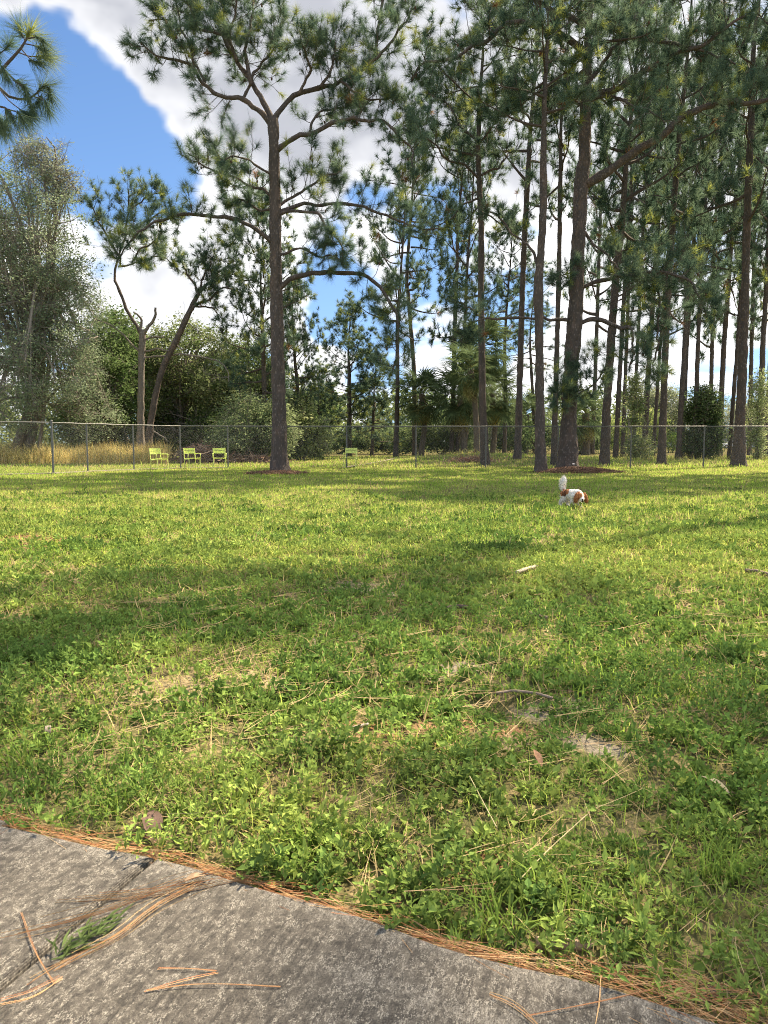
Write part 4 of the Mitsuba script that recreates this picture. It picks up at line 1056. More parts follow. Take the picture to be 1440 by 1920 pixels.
def weed_field(y0, y1, dens, k, size, height):
    x, y = scatter(rng, y0, y1, dens)
    w = worn_np(x, y)
    clump = n2(x, y, 1.9, 51)
    keep = (rng.random(len(x)) > w * 0.96) & (rng.random(len(x)) < 0.35 + 1.3 * (n2(x, y, 3.3, 57) - 0.2))
    keep &= rng.random(len(x)) < np.clip((18.5 - y) / 9.0, 0, 1)
    x, y, clump = x[keep], y[keep], clump[keep]
    n = len(x)
    kind = rng.random(n) < np.clip((n2(x, y, 1.3, 60) - 0.45) * 5 + 0.5, 0.05, 0.95)
    hgt = height * (0.1 + 2.0 * np.clip(clump - 0.28, 0, 1)) * rng.uniform(0.5, 1.4, n)
    rad = size * rng.uniform(0.9, 2.4, n)
    col = green(rng, x, y, n)
    lean = rng.normal(0, 0.35, (n, 2))
    # leaves ring the stem, lowest widest
    i = np.repeat(np.arange(n), k)
    t = np.tile((np.arange(k) + 0.5) / k, n)
    a = rng.uniform(0, 2 * PI, n * k)
    r = rad[i] * (1.05 - 0.7 * t) * rng.uniform(0.15, 1.0, n * k)
    z = hgt[i] * (t ** 0.8) + 0.004
    base = gz(x, y)
    pos = np.stack([x[i] + np.cos(a) * r + lean[i, 0] * z, y[i] + np.sin(a) * r + lean[i, 1] * z, base[i] + z], -1)
    tilt = rng.normal(0.2, 0.62, n * k) + 0.5 * t
    aa = a + rng.normal(0, 0.5, n * k)
    d = np.stack([np.cos(aa) * np.cos(tilt), np.sin(aa) * np.cos(tilt), np.sin(tilt)], -1)
    up = nrm(np.array([0, 0, 1.0]) + rng.normal(0, 0.5, (n * k, 3)))
    L = size * rng.lognormal(0, 0.28, n * k) * (1.1 - 0.35 * t)
    W = L * np.where(kind[i], 0.62, 0.36)
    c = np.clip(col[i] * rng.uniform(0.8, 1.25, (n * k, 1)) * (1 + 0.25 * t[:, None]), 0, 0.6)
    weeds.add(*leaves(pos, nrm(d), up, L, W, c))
    return n


def turf_field(y0, y1, dens, L, W, form, cov=1.0, dry=0.12):
    x, y = scatter(rng, y0, y1, dens)
    w = worn_np(x, y)
    keep = (rng.random(len(x)) > w * 0.9) & (rng.random(len(x)) < cov * (0.5 + 1.2 * (n2(x, y, 2.7, 71) - 0.25)))
    x, y = x[keep], y[keep]
    n = len(x)
    c = green(rng, x, y, n, (0.33, 0.475, 0.08), (0.52, 0.62, 0.15), (0.22, 0.35, 0.06))
    dr_ = rng.random(n) < dry * (0.4 + 1.5 * n2(x, y, 1.1, 77))
    c[dr_] = STRAW * rng.uniform(0.6, 1.2, (dr_.sum(), 1))
    pos = np.stack([x, y, gz(x, y) - 0.003], -1)
    ll = L * rng.lognormal(0, 0.35, n) * (0.6 + 0.8 * n2(x, y, 1.9, 51))
    if form == 3:
        turf.add(*blades(pos, ll, W * rng.uniform(0.6, 1.3, n), rng.uniform(0, 2 * PI, n), np.abs(rng.normal(0.5, 0.35, n)), c, rng.uniform(0.1, 0.9, (n, 1))))
    else:
        turf.add(*spears(pos, ll, W * rng.uniform(0.6, 1.3, n), rng.uniform(0, 2 * PI, n), np.abs(rng.normal(0.35, 0.35, n)), c))


weed_field(1.15, 2.6, 520, 26, 0.024, 0.10)
weed_field(2.6, 4.6, 350, 24, 0.028, 0.10)
weed_field(4.6, 8.0, 190, 19, 0.036, 0.085)
weed_field(8.0, 19.0, 75, 12, 0.05, 0.06)
turf_field(1.15, 3.0, 2300, 0.06, 0.003, 3, 1, .25)
turf_field(3.0, 6.5, 1300, 0.062, 0.005, 3, 1, .22)
turf_field(6.5, 11.0, 1100, 0.058, 0.008, 3)
turf_field(11.0, 19.0, 560, 0.055, 0.013, 1, 1.1)
turf_field(19.0, 34.0, 330, 0.052, 0.024, 1, 1.2)
turf_field(34.0, 62.0, 75, 0.09, 0.045, 1, 1.3, 0.25)

# dry stalks lying in the near turf
x, y = scatter(rng, 1.2, 7.0, 230)
keep = rng.random(len(x)) < 0.25 + 0.9 * worn_np(x, y) + 0.8 * (n2(x, y, 1.1, 77) - 0.4)
x, y = x[keep], y[keep]
n = len(x)
straw.add(*blades(np.stack([x, y, gz(x, y) + rng.uniform(0.002, 0.03, n)], -1), rng.uniform(0.05, 0.2, n), rng.uniform(0.0018, 0.004, n) * (0.7 + 0.2 * y), rng.uniform(0, 2 * PI, n),
                  rng.uniform(0.9, 1.6, n), STRAW * rng.uniform(0.55, 1.25, (n, 1)) * np.array([1, 0.97, 0.9]), rng.uniform(-0.2, 0.4, (n, 1))))
turf.put('grass', 'grass_leaf', label='short green and straw coloured grass blades over the whole lawn', category='grass', kind='stuff')
weeds.put('ground_cover_weed', 'weed_leaf', label='low broad leaved weeds growing thick in the lawn', category='weeds', kind='stuff')
straw.put('dry_grass_stalk', 'dry_blade', label='dry straw coloured stalks lying in the near lawn', category='dry grass', kind='stuff')

# tufts of longer grass near the path
TUFTS = [(1010, 1695, 60, .12, 'bright green grass tuft by the path edge below centre right of the photo'), (590, 1600, 80, .12, 'fresh green grass tuft above the path where the needles gather'),
         (205, 1528, 55, .11, 'green grass tuft at the left beside the bark flake'), (1345, 1650, 70, .13, 'dark green grass tuft near the right edge of the photo'), (930, 1735, 55, .13, 'broad bladed grass tuft leaning over the path edge'),
         (1085, 1720, 40, .10, 'grass tuft right of the broad bladed tuft above the fallen stick'), (30, 1440, 40, .13, 'upright grass tuft at the left edge of the photo'), (870, 1420, 40, .11, 'pale grass tuft with an arching blade in mid lawn')]
for px, py, k, L, lab in TUFTS:
    c = G(px, py)
    mb = MB()
    pos = np.stack([c[0] + rng.normal(0, 0.03, k), c[1] + rng.normal(0, 0.03, k), np.zeros(k)], -1)
    pos[:, 2] = gz(pos[:, 0], pos[:, 1])
    pos = pos[~on_path(pos[:, 0], pos[:, 1], -0.02)]
    k = len(pos)
    col = np.array([0.20, 0.32, 0.07]) * rng.uniform(0.7, 1.35, (k, 1)) + np.array([0.05, 0.03, 0.0]) * rng.random((k, 1))
    mb.add(*blades(pos, L * rng.uniform(0.6, 1.35, k), rng.uniform(0.003, 0.006, k), rng.uniform(0, 2 * PI, k), np.abs(rng.normal(0.5, 0.3, k)), col, rng.uniform(0.3, 1.1, (k, 1))))
    mb.put(thing('grass_tuft', lab, 'grass tuft'), 'grass_leaf')


# fallen pine needles
def needle_lines(start, ang, L, bend, r, z0, z1):
    n, K = len(start), 5
    u = np.linspace(0, 1, K)
    a = ang[:, None] + bend[:, None] * (u - 0.5)
    step = np.stack([np.cos(a), np.sin(a)], -1) * (L / (K - 1))[:, None, None]
    p = start[:, None] + np.cumsum(step, 1) - step.sum(1, keepdims=True) / 2
    z = z0[:, None] * (1 - u) + z1[:, None] * u
    return np.concatenate([p, z[..., None]], -1), np.broadcast_to(r, (n,))[:, None] * np.linspace(1, 0.6, K)


def needle_col(n, lo=0.6, hi=1.3):
    a = rng.random((n, 1)) ** 1.3
    return (np.array([0.33, 0.125, 0.05]) * (1 - a) + np.array([0.60, 0.43, 0.22]) * a) * rng.uniform(lo, hi, (n, 1))


litter = MB()


def put_needles(mb, P, R, tan=0.0):
    v, f = tubes(P, R, 3)
    c = needle_col(len(P)) * (1 - tan) + np.array([0.50, 0.42, 0.25]) * tan
    mb.add(v, f, np.repeat(c, P.shape[1] * 3, axis=0))


# a drift of them in the gutter along the path
s = np.r_[0, np.cumsum(np.linalg.norm(np.diff(ed, axis=0), axis=1))]
n = 2000
t = rng.uniform(0, s[-1], n)
thick = 0.35 + 1.4 * np.clip(meshkit.noise(np.c_[t * 2.2, t * 0, t * 0], 8) - 0.3, 0, 1)
ep = np.stack([np.interp(t, s, ed[:, 0]), np.interp(t, s, ed[:, 1])], -1)
et = np.stack([np.interp(t + 0.03, s, ed[:, 0]), np.interp(t + 0.03, s, ed[:, 1])], -1) - ep
en = nrm(np.c_[-et[:, 1], et[:, 0]])
bulge = np.exp(-((ep[:, 0] - G(1180, 1835)[0]) / 0.16) ** 2) * 0.07 + np.exp(-((ep[:, 0] - G(1400, 1890)[0]) / 0.2) ** 2) * 0.07
off = 0.006 + np.abs(rng.normal(0, 0.022, n)) * thick + bulge * rng.random(n)
P, R = needle_lines(ep + en * off[:, None], np.arctan2(et[:, 1], et[:, 0]) + rng.normal(0, 0.24 + 3.0 * bulge, n), rng.uniform(0.1, 0.24, n), rng.normal(0, 0.35, n), 0.0007,
                    rng.uniform(0.006, 0.04, n), rng.uniform(0.006, 0.045, n))
put_needles(litter, P, R)
# and scattered ones over the near turf, in fascicles of two or three
x, y = scatter(rng, 1.2, 5.5, 34)
keep = rng.random(len(x)) < 0.35 + 0.9 * n2(x, y, 1.4, 91)
x, y = x[keep], y[keep]
x, y = np.repeat(x, 2), np.repeat(y, 2)
n = len(x)
ang = np.repeat(rng.uniform(0, PI, n // 2), 2) + rng.normal(0, 0.07, n)
zz = np.repeat(rng.uniform(0.02, 0.07, n // 2), 2)
P, R = needle_lines(np.stack([x, y], -1) + rng.normal(0, 0.004, (n, 2)), ang, rng.uniform(0.14, 0.26, n), rng.normal(0, 0.4, n), 0.0006 * (1 + 0.12 * y), zz, zz + rng.normal(0, 0.015, n))
put_needles(litter, P, R, 0.55)
litter.put('pine_straw', 'painted_vertex', label='rust brown pine needles drifted along the path edge and strewn in the turf', category='pine needles', kind='stuff')

# bunches lying on the concrete, each one its own
BUNCH = [([(455, 1620), (330, 1660), (200, 1710), (60, 1745), (-20, 1760)], 9, 0.012, 'long pale pine needles running from the path edge to the left edge of the photo'),
         ([(420, 1640), (300, 1700), (220, 1760), (120, 1810), (60, 1845)], 10, 0.013, 'thick bunch of tan pine needles bending down across the concrete joint'),
         ([(480, 1640), (350, 1668), (250, 1680), (110, 1690)], 8, 0.008, 'reddish bunch of pine needles lying level across the slab joint'),
         ([(298, 1816), (350, 1819), (406, 1823)], 2, 0.002, 'upper short brown needles of the z shape on the concrete'),
         ([(272, 1858), (340, 1842), (408, 1824)], 2, 0.002, 'slanting middle needles of the z shape on the concrete'),
         ([(275, 1857), (370, 1848), (526, 1851)], 2, 0.002, 'long straight lowest needles of the z shape on the concrete'),
         ([(0, 1882), (60, 1868), (115, 1833)], 4, 0.005, 'bent needles at the lower left corner of the path'),
         ([(42, 1712), (70, 1790), (104, 1846)], 3, 0.003, 'grey brown needles crossing the pulled weeds on the path'),
         ([(918, 1866), (965, 1890), (1010, 1925)], 4, 0.004, 'stiff brown needles on the concrete at the bottom edge of the photo'),
         ([(985, 1905), (1100, 1885), (1180, 1868), (1270, 1845)], 2, 0.002, 'thin reddish needles slanting from the slab up to the needle drift'),
         ([(1128, 1830), (1127, 1880), (1118, 1925)], 2, 0.003, 'needles hanging over the path edge near the lower right')]
for pts, k, spread, lab in BUNCH:
    c = np.array([G(px, py, 0.037) for px, py in pts])
    mb = MB()
    line = smoothline(c, 12)
    ps = []
    for q in range(k):
        o = rng.normal(0, spread, 2)
        fan = np.linspace(rng.uniform(-1.5, 1.5), rng.uniform(-1.5, 1.5), 12) + 0.6 * rng.normal() * np.sin(np.linspace(0, PI, 12))
        nn = nrm(np.c_[-np.gradient(line[:, 1]), np.gradient(line[:, 0])])
        p = line.copy()
        p[:, :2] += nn * (fan * spread)[:, None] + o * 0.5
        p[:, 2] += 0.001 + q * 0.0009 + 0.006 * np.sin(np.linspace(0, PI, 12)) * rng.random()
        a0 = rng.integers(0, 3) if k > 4 else 0
        ps.append(smoothline(p[a0:12 - (rng.integers(0, 3) if k > 4 else 0)], 12))
    put_needles(mb, np.array(ps), np.full((k, 12), 0.00065))
    mb.put(thing('pine_needle_bunch', lab, 'pine needles'), 'painted_vertex')

# pulled weeds, dry leaves, bark flake, sticks
c = G(150, 1770, 0.037)
mb = MB()
k = 60
along = (G(185, 1728, .037) - G(75, 1800, .037))
tt = rng.uniform(-0.5, 0.5, k)
pos = c + along * tt[:, None] + np.c_[rng.normal(0, 0.014, (k, 2)), rng.uniform(0.001, 0.014, k)]
aa = math.atan2(along[1], along[0]) + rng.normal(0, 0.55, k)
mb.add(*leaves(pos, nrm(np.stack([np.cos(aa), np.sin(aa), rng.normal(0.1, 0.15, k)], -1)), nrm(np.array([0, 0, 1.0]) + rng.normal(0, 0.3, (k, 3))), rng.uniform(0.03, 0.075, k), rng.uniform(0.004, 0.009, k),
               np.array([0.13, 0.19, 0.07]) * rng.uniform(0.7, 1.4, (k, 1))))
mb.put(thing('pulled_weed', 'wilted green grass clipping lying on the concrete joint', 'pulled grass'), 'grass_leaf')


def dry_leaf(px, py, L, W, ang, tilt, z, col, lab, name='dry_leaf'):
    p = G(px, py) + np.array([0, 0, z])
    u = np.linspace(0, 1, 7)
    w = W * np.sin(PI * np.clip(u * 0.92 + 0.06, 0, 1)) ** 0.8
    d = np.array([math.cos(ang) * math.cos(tilt), math.sin(ang) * math.cos(tilt), math.sin(tilt)])
    sd = np.array([-math.sin(ang), math.cos(ang), 0])
    nv = np.cross(d, sd)
    ctr = p + (u[:, None] - 0.2) * L * d + 0.1 * L * np.sin(PI * u)[:, None] * nv
    v = np.concatenate([ctr - sd * w[:, None] / 2 + nv * 0.12 * w[:, None], ctr, ctr + sd * w[:, None] / 2 + nv * 0.12 * w[:, None]])
    f = []
    for i in range(6):
        for a in (0, 7):
            f += [[a + i, a + i + 1, a + i + 8], [a + i, a + i + 8, a + i + 7]]
    mb = MB().add(v, f, np.array(col) * rng.uniform(0.75, 1.2, (21, 1)))
    mb.put(thing(name, lab, 'leaf' if name == 'dry_leaf' else 'bark flake'), 'dry_blade', True)


dry_leaf(1012, 1458, .065, .024, 1.9, .6, .05, (0.36, 0.22, 0.15), 'curled pinkish brown dead leaf standing in the weeds right of centre')
dry_leaf(1355, 1510, .10, .024, 2.1, .15, .05, (0.55, 0.47, 0.3), 'pale tan dead leaf near the right edge of the lawn')
dry_leaf(285, 1560, .13, .055, -1.2, -.25, .045, (0.17, 0.12, 0.10), 'dark bark flake tilted into the hollow at the path edge', 'bark_flake')
dry_leaf(355, 1682, .05, .02, 0.4, .05, .045, (0.40, 0.30, 0.2), 'small tan dead leaf on the concrete under the needles')
dry_leaf(1275, 1505, .07, .03, 0.3, .2, .06, (0.26, 0.33, 0.07), 'bright yellow green leaf lying on the weeds at right')
dry_leaf(1420, 1325, .11, .05, 0.1, .2, .06, (0.20, 0.30, 0.06), 'large light green leaf at the right edge of the photo')
dry_leaf(560, 1492, .09, .02, 1.1, .3, .03, (0.40, 0.33, 0.16), 'dry straw coloured leaf in the weeds left of centre')


def stick(pts, r, col, lab, name='fallen_stick', z=0.03, sides=7):
    c = np.array([G(px, py) + np.array([0, 0, z]) for px, py in pts])
    line, rad = smoothline(c, 24, r if np.ndim(r) else np.full(len(pts), r))
    rad = rad[:, 0] * (1 + 0.25 * (meshkit.noise(line * 40, 5) - 0.5))
    line = line + 0.4 * r * (np.stack([meshkit.noise(line * 25, q) for q in (1, 2, 3)], -1) - 0.5) if not np.ndim(r) else line
    v, f = tubes(line[None], rad[None], sides, True)
    MB().add(v, f, np.array(col) * (0.7 + 0.6 * meshkit.noise(v * 60, 6))[:, None]).put(thing(name, lab, 'stick'), 'painted_vertex', True)


stick([(968, 1087), (985, 1081), (1006, 1075)], .016, (0.48, 0.41, 0.31), 'pale peeled stick lying on the sunny lawn right of centre', z=0.06)
stick([(838, 1156), (855, 1152), (876, 1153)], .014, (0.15, 0.11, 0.08), 'short dark stick on the shaded lawn near the middle', z=0.05)
stick([(995, 1165), (1010, 1170), (1026, 1174)], .011, (0.17, 0.13, 0.1), 'dark twig lying right of the short dark stick', z=0.05)
stick([(1396, 1081), (1420, 1083), (1445, 1090)], .016, (0.16, 0.12, 0.09), 'dark stick at the right edge of the sunny lawn', z=0.05)
stick([(930, 1312), (960, 1308), (1000, 1312), (1036, 1322)], .006, (0.24, 0.19, 0.15), 'long thin grey twig beside the sandy bare patch', z=0.03)
stick([(632, 1412), (645, 1395), (668, 1388), (690, 1382)], .006, (0.30, 0.26, 0.22), 'crooked grey twig in the weeds left of centre', z=0.05)
stick([(880, 1490), (905, 1540), (930, 1590)], .0016, (0.40, 0.35, 0.2), 'straight straw stalk in the weeds at centre', z=0.06)
stick([(975, 1700), (1030, 1640), (1100, 1572)], .0014, (0.42, 0.36, 0.2), 'long pale stalk rising through the weeds above the fallen root', z=0.07)
stick([(1005, 1776), (1040, 1779), (1075, 1781), (1110, 1784)], .013, (0.40, 0.29, 0.21), 'thick pinkish root piece half buried along the path edge', z=0.012, sides=10)
stick([(1325, 1870), (1345, 1878), (1365, 1876)], .014, (0.07, 0.06, 0.05), 'blackened pine cone scrap by the lower right path edge', z=0.012)
stick([(270, 1270), (285, 1269)], .018, (0.06, 0.05, 0.045), 'small black bark chip in the dry turf at left', z=0.03)
stick([(84, 1382), (96, 1380)], .022, (0.26, 0.22, 0.18), 'small grey stone like chip in the weeds at far left', z=0.02)

# ------------------------------------------------------------------ chain link fence
scene['galvanised'] = {'type': 'twosided', 'bsdf': {'type': 'principled', 'base_color': {'type': 'rgb', 'value': [0.13, 0.14, 0.135]}, 'roughness': 0.5, 'metallic': 0.3, 'specular': 0.5}}
scene['fence_wire'] = {'type': 'twosided', 'bsdf': {'type': 'principled', 'base_color': {'type': 'rgb', 'value': [0.24, 0.25, 0.25]}, 'roughness': 0.45, 'metallic': 0.5, 'specular': 0.5}}
FH = 1.80
FENCE = [(-40, 25.6), (98, 27.2), (163, 28.9), (250, 31.0), (338, 32.8), (427, 33.4), (537, 33.6), (650, 33.6), (780, 33.6), (911, 33.6), (1047, 33.6), (1183, 33.6), (1320, 33.6), (1455, 33.6), (1590, 33.6)]
fp = np.array([[at(x, 830, d)[0], d] for x, d in FENCE])
k = thing('chain_link_fence', 'long grey chain link fence with round posts across the whole view', 'fence')
for i, (x, y) in enumerate(fp):
    corner = i == 1
    r = 0.038 if corner else 0.03
    mb = MB()
    ln = np.array([[x, y, -0.1], [x, y, FH + (.06 if corner else .0)]])
    v, f = tubes(ln[None], np.array([[r, r]]), 14, True)
    mb.add(v, f)
    cap = trimesh.creation.uv_sphere(r * 1.25, count=[8, 12])
    cap.apply_scale((1, 1, .7))
    cap.apply_translation((x, y, FH + (.06 if corner else .0)))
    mb.mesh(cap)
    mb.put(part(k, 'post'), 'galvanised', 40)
    if i:
        (xa, ya) = fp[i - 1]
        v, f = tubes(np.array([[[xa, ya, FH + .0], [x, y, FH + .0]]]), np.array([[.022, .022]]), 10)
        MB().add(v, f).put(part(k, 'top_rail'), 'galvanised', True)
s = np.r_[0, np.cumsum(np.linalg.norm(np.diff(fp, axis=0), axis=1))]
st = np.arange(-FH, s[-1], 0.0705)
u = np.linspace(0, 1, 7)
wires = []
for sgn in (1, -1):
    a = st if sgn > 0 else st + FH
    ss = np.clip(a[:, None] + sgn * (FH - .06) * u[None], 0, s[-1])
    wires.append(np.stack([np.interp(ss, s, fp[:, 0]), np.interp(ss, s, fp[:, 1]) - .034 - .004 * sgn, np.broadcast_to(.04 + (FH - .06) * u, ss.shape)], -1))
wires = np.vstack(wires)
v, f = tubes(wires, .0014, 3)
MB().add(v, f).put(k + '__wire_mesh', 'fence_wire')
labels[k + '__wire_mesh'] = {'kind': 'stuff', 'label': 'diamond wire mesh of the fence'}
# concrete strip under the left run of the fence
m = fp[:6]
nv = nrm(np.c_[-np.gradient(m[:, 1]), np.gradient(m[:, 0])])
strip = shapely.Polygon(np.vstack([m + nv * .16, (m - nv * .16)[::-1]])).buffer(0)
e = trimesh.creation.extrude_polygon(strip, .10, engine='earcut')
e.apply_translation((0, 0, -.06))
scene['strip_concrete'] = {'type': 'twosided', 'bsdf': {'type': 'diffuse', 'reflectance': proc(lambda p, n, uv: mix((.2, .18, .15), (.36, .33, .28), fbm(p.x * 6, p.y * 6, p.z, 3)))}}
MB().mesh(e).put('kerb_strip', 'strip_concrete', label='narrow concrete strip under the left run of the fence', category='kerb', kind='structure')

# ------------------------------------------------------------------ the green metal armchairs
scene['lime_paint'] = {'type': 'twosided', 'bsdf': {'type': 'principled', 'base_color': {'type': 'rgb', 'value': [0.60, 0.70, 0.20]}, 'roughness': 0.38, 'specular': 0.5}}


def pipe(pts, r, n=14):
    ln = smoothline(pts, n)
    return tubes(ln[None], np.full((1, n), r), 8, True)


def plank(w, dep, th, n=8, bow=0.0):
    """A curved slat: w wide along x, bowed by bow along y."""
    x = np.linspace(-w / 2, w / 2, n)
    yb = bow * (1 - (2 * x / w) ** 2)
    pts = []
    for sy_, sz_ in ((-dep / 2, -th / 2), (dep / 2, -th / 2), (dep / 2, th / 2), (-dep / 2, th / 2)):
        pts.append(np.c_[x, yb + sy_, np.full(n, sz_)])
    v = np.stack(pts, 1).reshape(-1, 3)
    f = []
    for i in range(n - 1):
        for j in range(4):
            a, b = i * 4 + j, i * 4 + (j + 1) % 4
            f += [[a, a + 4, b], [b, a + 4, b + 4]]
    e_ = (n - 1) * 4
    f += [[0, 1, 2], [0, 2, 3], [e_, e_ + 2, e_ + 1], [e_, e_ + 3, e_ + 2]]
    return v, np.array(f)


def chair(px, d, yaw, label):
    """Garden armchair of bent tube and broad slats; it faces -y before the turn."""
    k = thing('garden_armchair', label, 'chair', None)
    c = at(px, 880, d)
    M = T().translate([c[0], c[1], 0.0]).rotate([0, 0, 1], yaw)

    def p(name, v, f, smooth=35):
        scene[part(k, name)] = {**mikit.ply((v, f), 'lime_paint', smooth=smooth), 'to_world': M}
    for i in range(6):                                    # seat slats, dished
        t = (i - 2.5) / 2.5
        v, f = plank(.46, .068, .008)
        p('seat_slat', v + [0, t * .20, .435 + .03 * t * t - .02 * t], f)
    for z, y in ((.70, .262), (.82, .285)):               # back slats
        v, f = plank(.46, .010, .105, 8, .02)
        p('back_slat', v + [0, y, z], f)
    for s_ in (-1, 1):
        x = s_ * .245
        v, f = pipe([(x, -.20, .44), (x, -.215, .30), (x, -.235, 0)], .0175)
        p('front_leg', v, f)
        v, f = pipe([(x, .19, .44), (x, .215, .25), (x, .25, 0)], .0175)
        p('rear_leg', v, f)
        v, f = pipe([(x, -.20, .43), (x, 0, .415), (x, .20, .425), (x, .245, .60), (x, .295, .875)], .0165, 22)
        p('side_frame', v, f)
        xo = s_ * .275
        v, f = pipe([(x, -.12, .43), (xo, -.19, .50), (xo, -.20, .60), (xo, -.16, .645), (xo, .05, .65), (x, .25, .64)], .0165, 26)
        p('armrest', v, f)
    return k


chair(299, 30.9, 52, 'pale green metal armchair by the tall grass, leftmost of the three in a row')
chair(361, 32.1, 40, 'pale green metal armchair beside a fence post, middle of the three in a row')
chair(412, 32.4, 14, 'pale green metal armchair by the silvery bush, rightmost of the three in a row')
chair(657, 33.0, -6, 'pale green metal armchair standing alone at the fence right of the forked pine')

# ------------------------------------------------------------------ litter round the two big pines, brush, tall grass
rng = np.random.default_rng(5)
for nm, px, py, rx, ry, h, lab in (('litter_mound', 521, 889, .95, .7, .07, 'brown needle litter heaped round the foot of the big forked pine'), ('litter_mound', 1083, 886, 1.5, .9, .15, 'red brown mulch mound under the broadest pine')):
    c = G(px, py)
    kx = thing(nm, lab, 'litter mound')
    th, rr = np.meshgrid(np.linspace(0, 2 * PI, 49)[:-1], np.linspace(0, 1, 14))
    x, y = c[0] + rx * rr * np.cos(th), c[1] + ry * rr * np.sin(th)
    z = h * (1 - rr ** 2) ** 1.2 + .09 * (meshkit.fbm(np.stack([x * 4, y * 4, x * 0], -1), 3, 3) - .45) * (1 - rr ** 4) - .03 * rr ** 6
    v = np.stack([x, y, z], -1).reshape(-1, 3)
    f = [[i * 48 + j, (i + 1) * 48 + j, (i + 1) * 48 + (j + 1) % 48, i * 48 + (j + 1) % 48] for i in range(13) for j in range(48)]
    scene.setdefault('mulch', {'type': 'twosided', 'bsdf': {'type': 'diffuse', 'reflectance': proc(lambda p, n, uv: mix((.06, .045, .033), (.22, .14, .09), fbm(p.x * 7, p.y * 7, 0, 4) * .6 + .4 * noise(p.x * 40, p.y * 40, 0)))}})
    scene[kx + '__soil'] = mikit.ply((v, np.array(f)[:, ::-1]), 'mulch', smooth=True)
    n = 2600
    a, q = rng.uniform(0, 2 * PI, n), np.sqrt(rng.random(n)) * 1.08
    px_, py_ = c[0] + rx * q * np.cos(a), c[1] + ry * q * np.sin(a)
    zz = h * np.clip(1 - q ** 2, 0, 1) ** 1.2 + rng.uniform(.0, .06, n)
    ln = np.stack([px_, py_, zz], -1)[:, None] + (nrm(np.c_[rng.normal(0, 1, (n, 2)), rng.normal(0, .15, n)]) * .13)[:, None] * np.linspace(-1, 1, 3)[None, :, None]
    v, f = tubes(ln, .006, 3)
    b = rng.random((n, 1))
    MB().add(v, f, np.repeat((np.array([.30, .18, .11]) * b + np.array([.12, .075, .05]) * (1 - b)), 9, axis=0)).put(kx + '__needles', 'painted_vertex')
    labels[kx + '__needles'] = {'kind': 'stuff', 'label': 'fallen brown needles'}
# small white tag nailed on the broadest pine
g = at(1075.5, 869.5, d2 - .47)
MB().mesh(box(.085, .01, .05, tuple(g), .003)).put('pine_tree_001__tag', 'white_paint')
labels['pine_tree_001__tag'] = {'label': 'small white tag nailed low on the trunk'}
scene['white_paint'] = {'type': 'twosided', 'bsdf': {'type': 'principled', 'base_color': {'type': 'rgb', 'value': [.8, .8, .78]}, 'roughness': .45}}

mb = MB()
n = 9000
px_ = rng.uniform(-60, 318, n)
dd = rng.uniform(38.5, 43.5, n)
pos = np.stack([(px_ - 720) / F * dd, dd, np.zeros(n)], -1)
keep = rng.random(n) < .35 + 1.1 * n2(pos[:, 0], pos[:, 1], .9, 14) if 'n2' in globals() else rng.random(n) < .9
pos = pos[keep]
n = len(pos)
hh = (.75 + .75 * meshkit.noise(pos * [.6, .6, 0], 8)) * rng.uniform(.6, 1.15, n)
a = rng.random((n, 1))
col = (np.array([.78, .60, .28]) * a + np.array([.52, .52, .18]) * (1 - a)) * rng.uniform(.6, 1.2, (n, 1))
az, ln = rng.uniform(0, 2 * PI, n), np.abs(rng.normal(.15, .18, n))
mb.add(*blades(pos, hh, rng.uniform(.012, .028, n), az, ln, col, rng.uniform(.1, .9, (n, 1))))
mb.put('tall_grass', 'dry_blade', label='tall dry yellow grass standing behind the left run of the fence', category='tall grass', kind='stuff')
# low scrub grass along the edge of the far wood and round the palms
mb = MB()
spots = [(470, 866, 60, 2.5, 300), (610, 850, 60, 3, 350), (720, 850, 90, 3, 400), (860, 862, 50, 2.5, 350), (1000, 852, 60, 4, 300), (1240, 866, 60, 3, 260), (1330, 862, 60, 3, 300), (1420, 862, 40, 3, 240), (1190, 860, 40, 2, 240)]
for px, py, sxp, sd, n in spots:
    d = gd(py)
    x = (px - 720) / F * d + rng.normal(0, sxp * d / F * .6, n)
    y = d + rng.normal(0, sd * .6, n)
    a = rng.random((n, 1))
    mb.add(*blades(np.stack([x, y, gz(x, y)], -1), rng.uniform(.15, .55, n), rng.uniform(.02, .04, n), rng.uniform(0, 2 * PI, n), np.abs(rng.normal(.3, .25, n)),
                   (np.array([.5, .44, .2]) * a + np.array([.27, .33, .08]) * (1 - a)) * rng.uniform(.6, 1.2, (n, 1)), rng.uniform(.1, .8, (n, 1))))
mb.put('rough_grass', 'dry_blade', label='rough uncut grass along the edge of the far clearing', category='rough grass', kind='stuff')


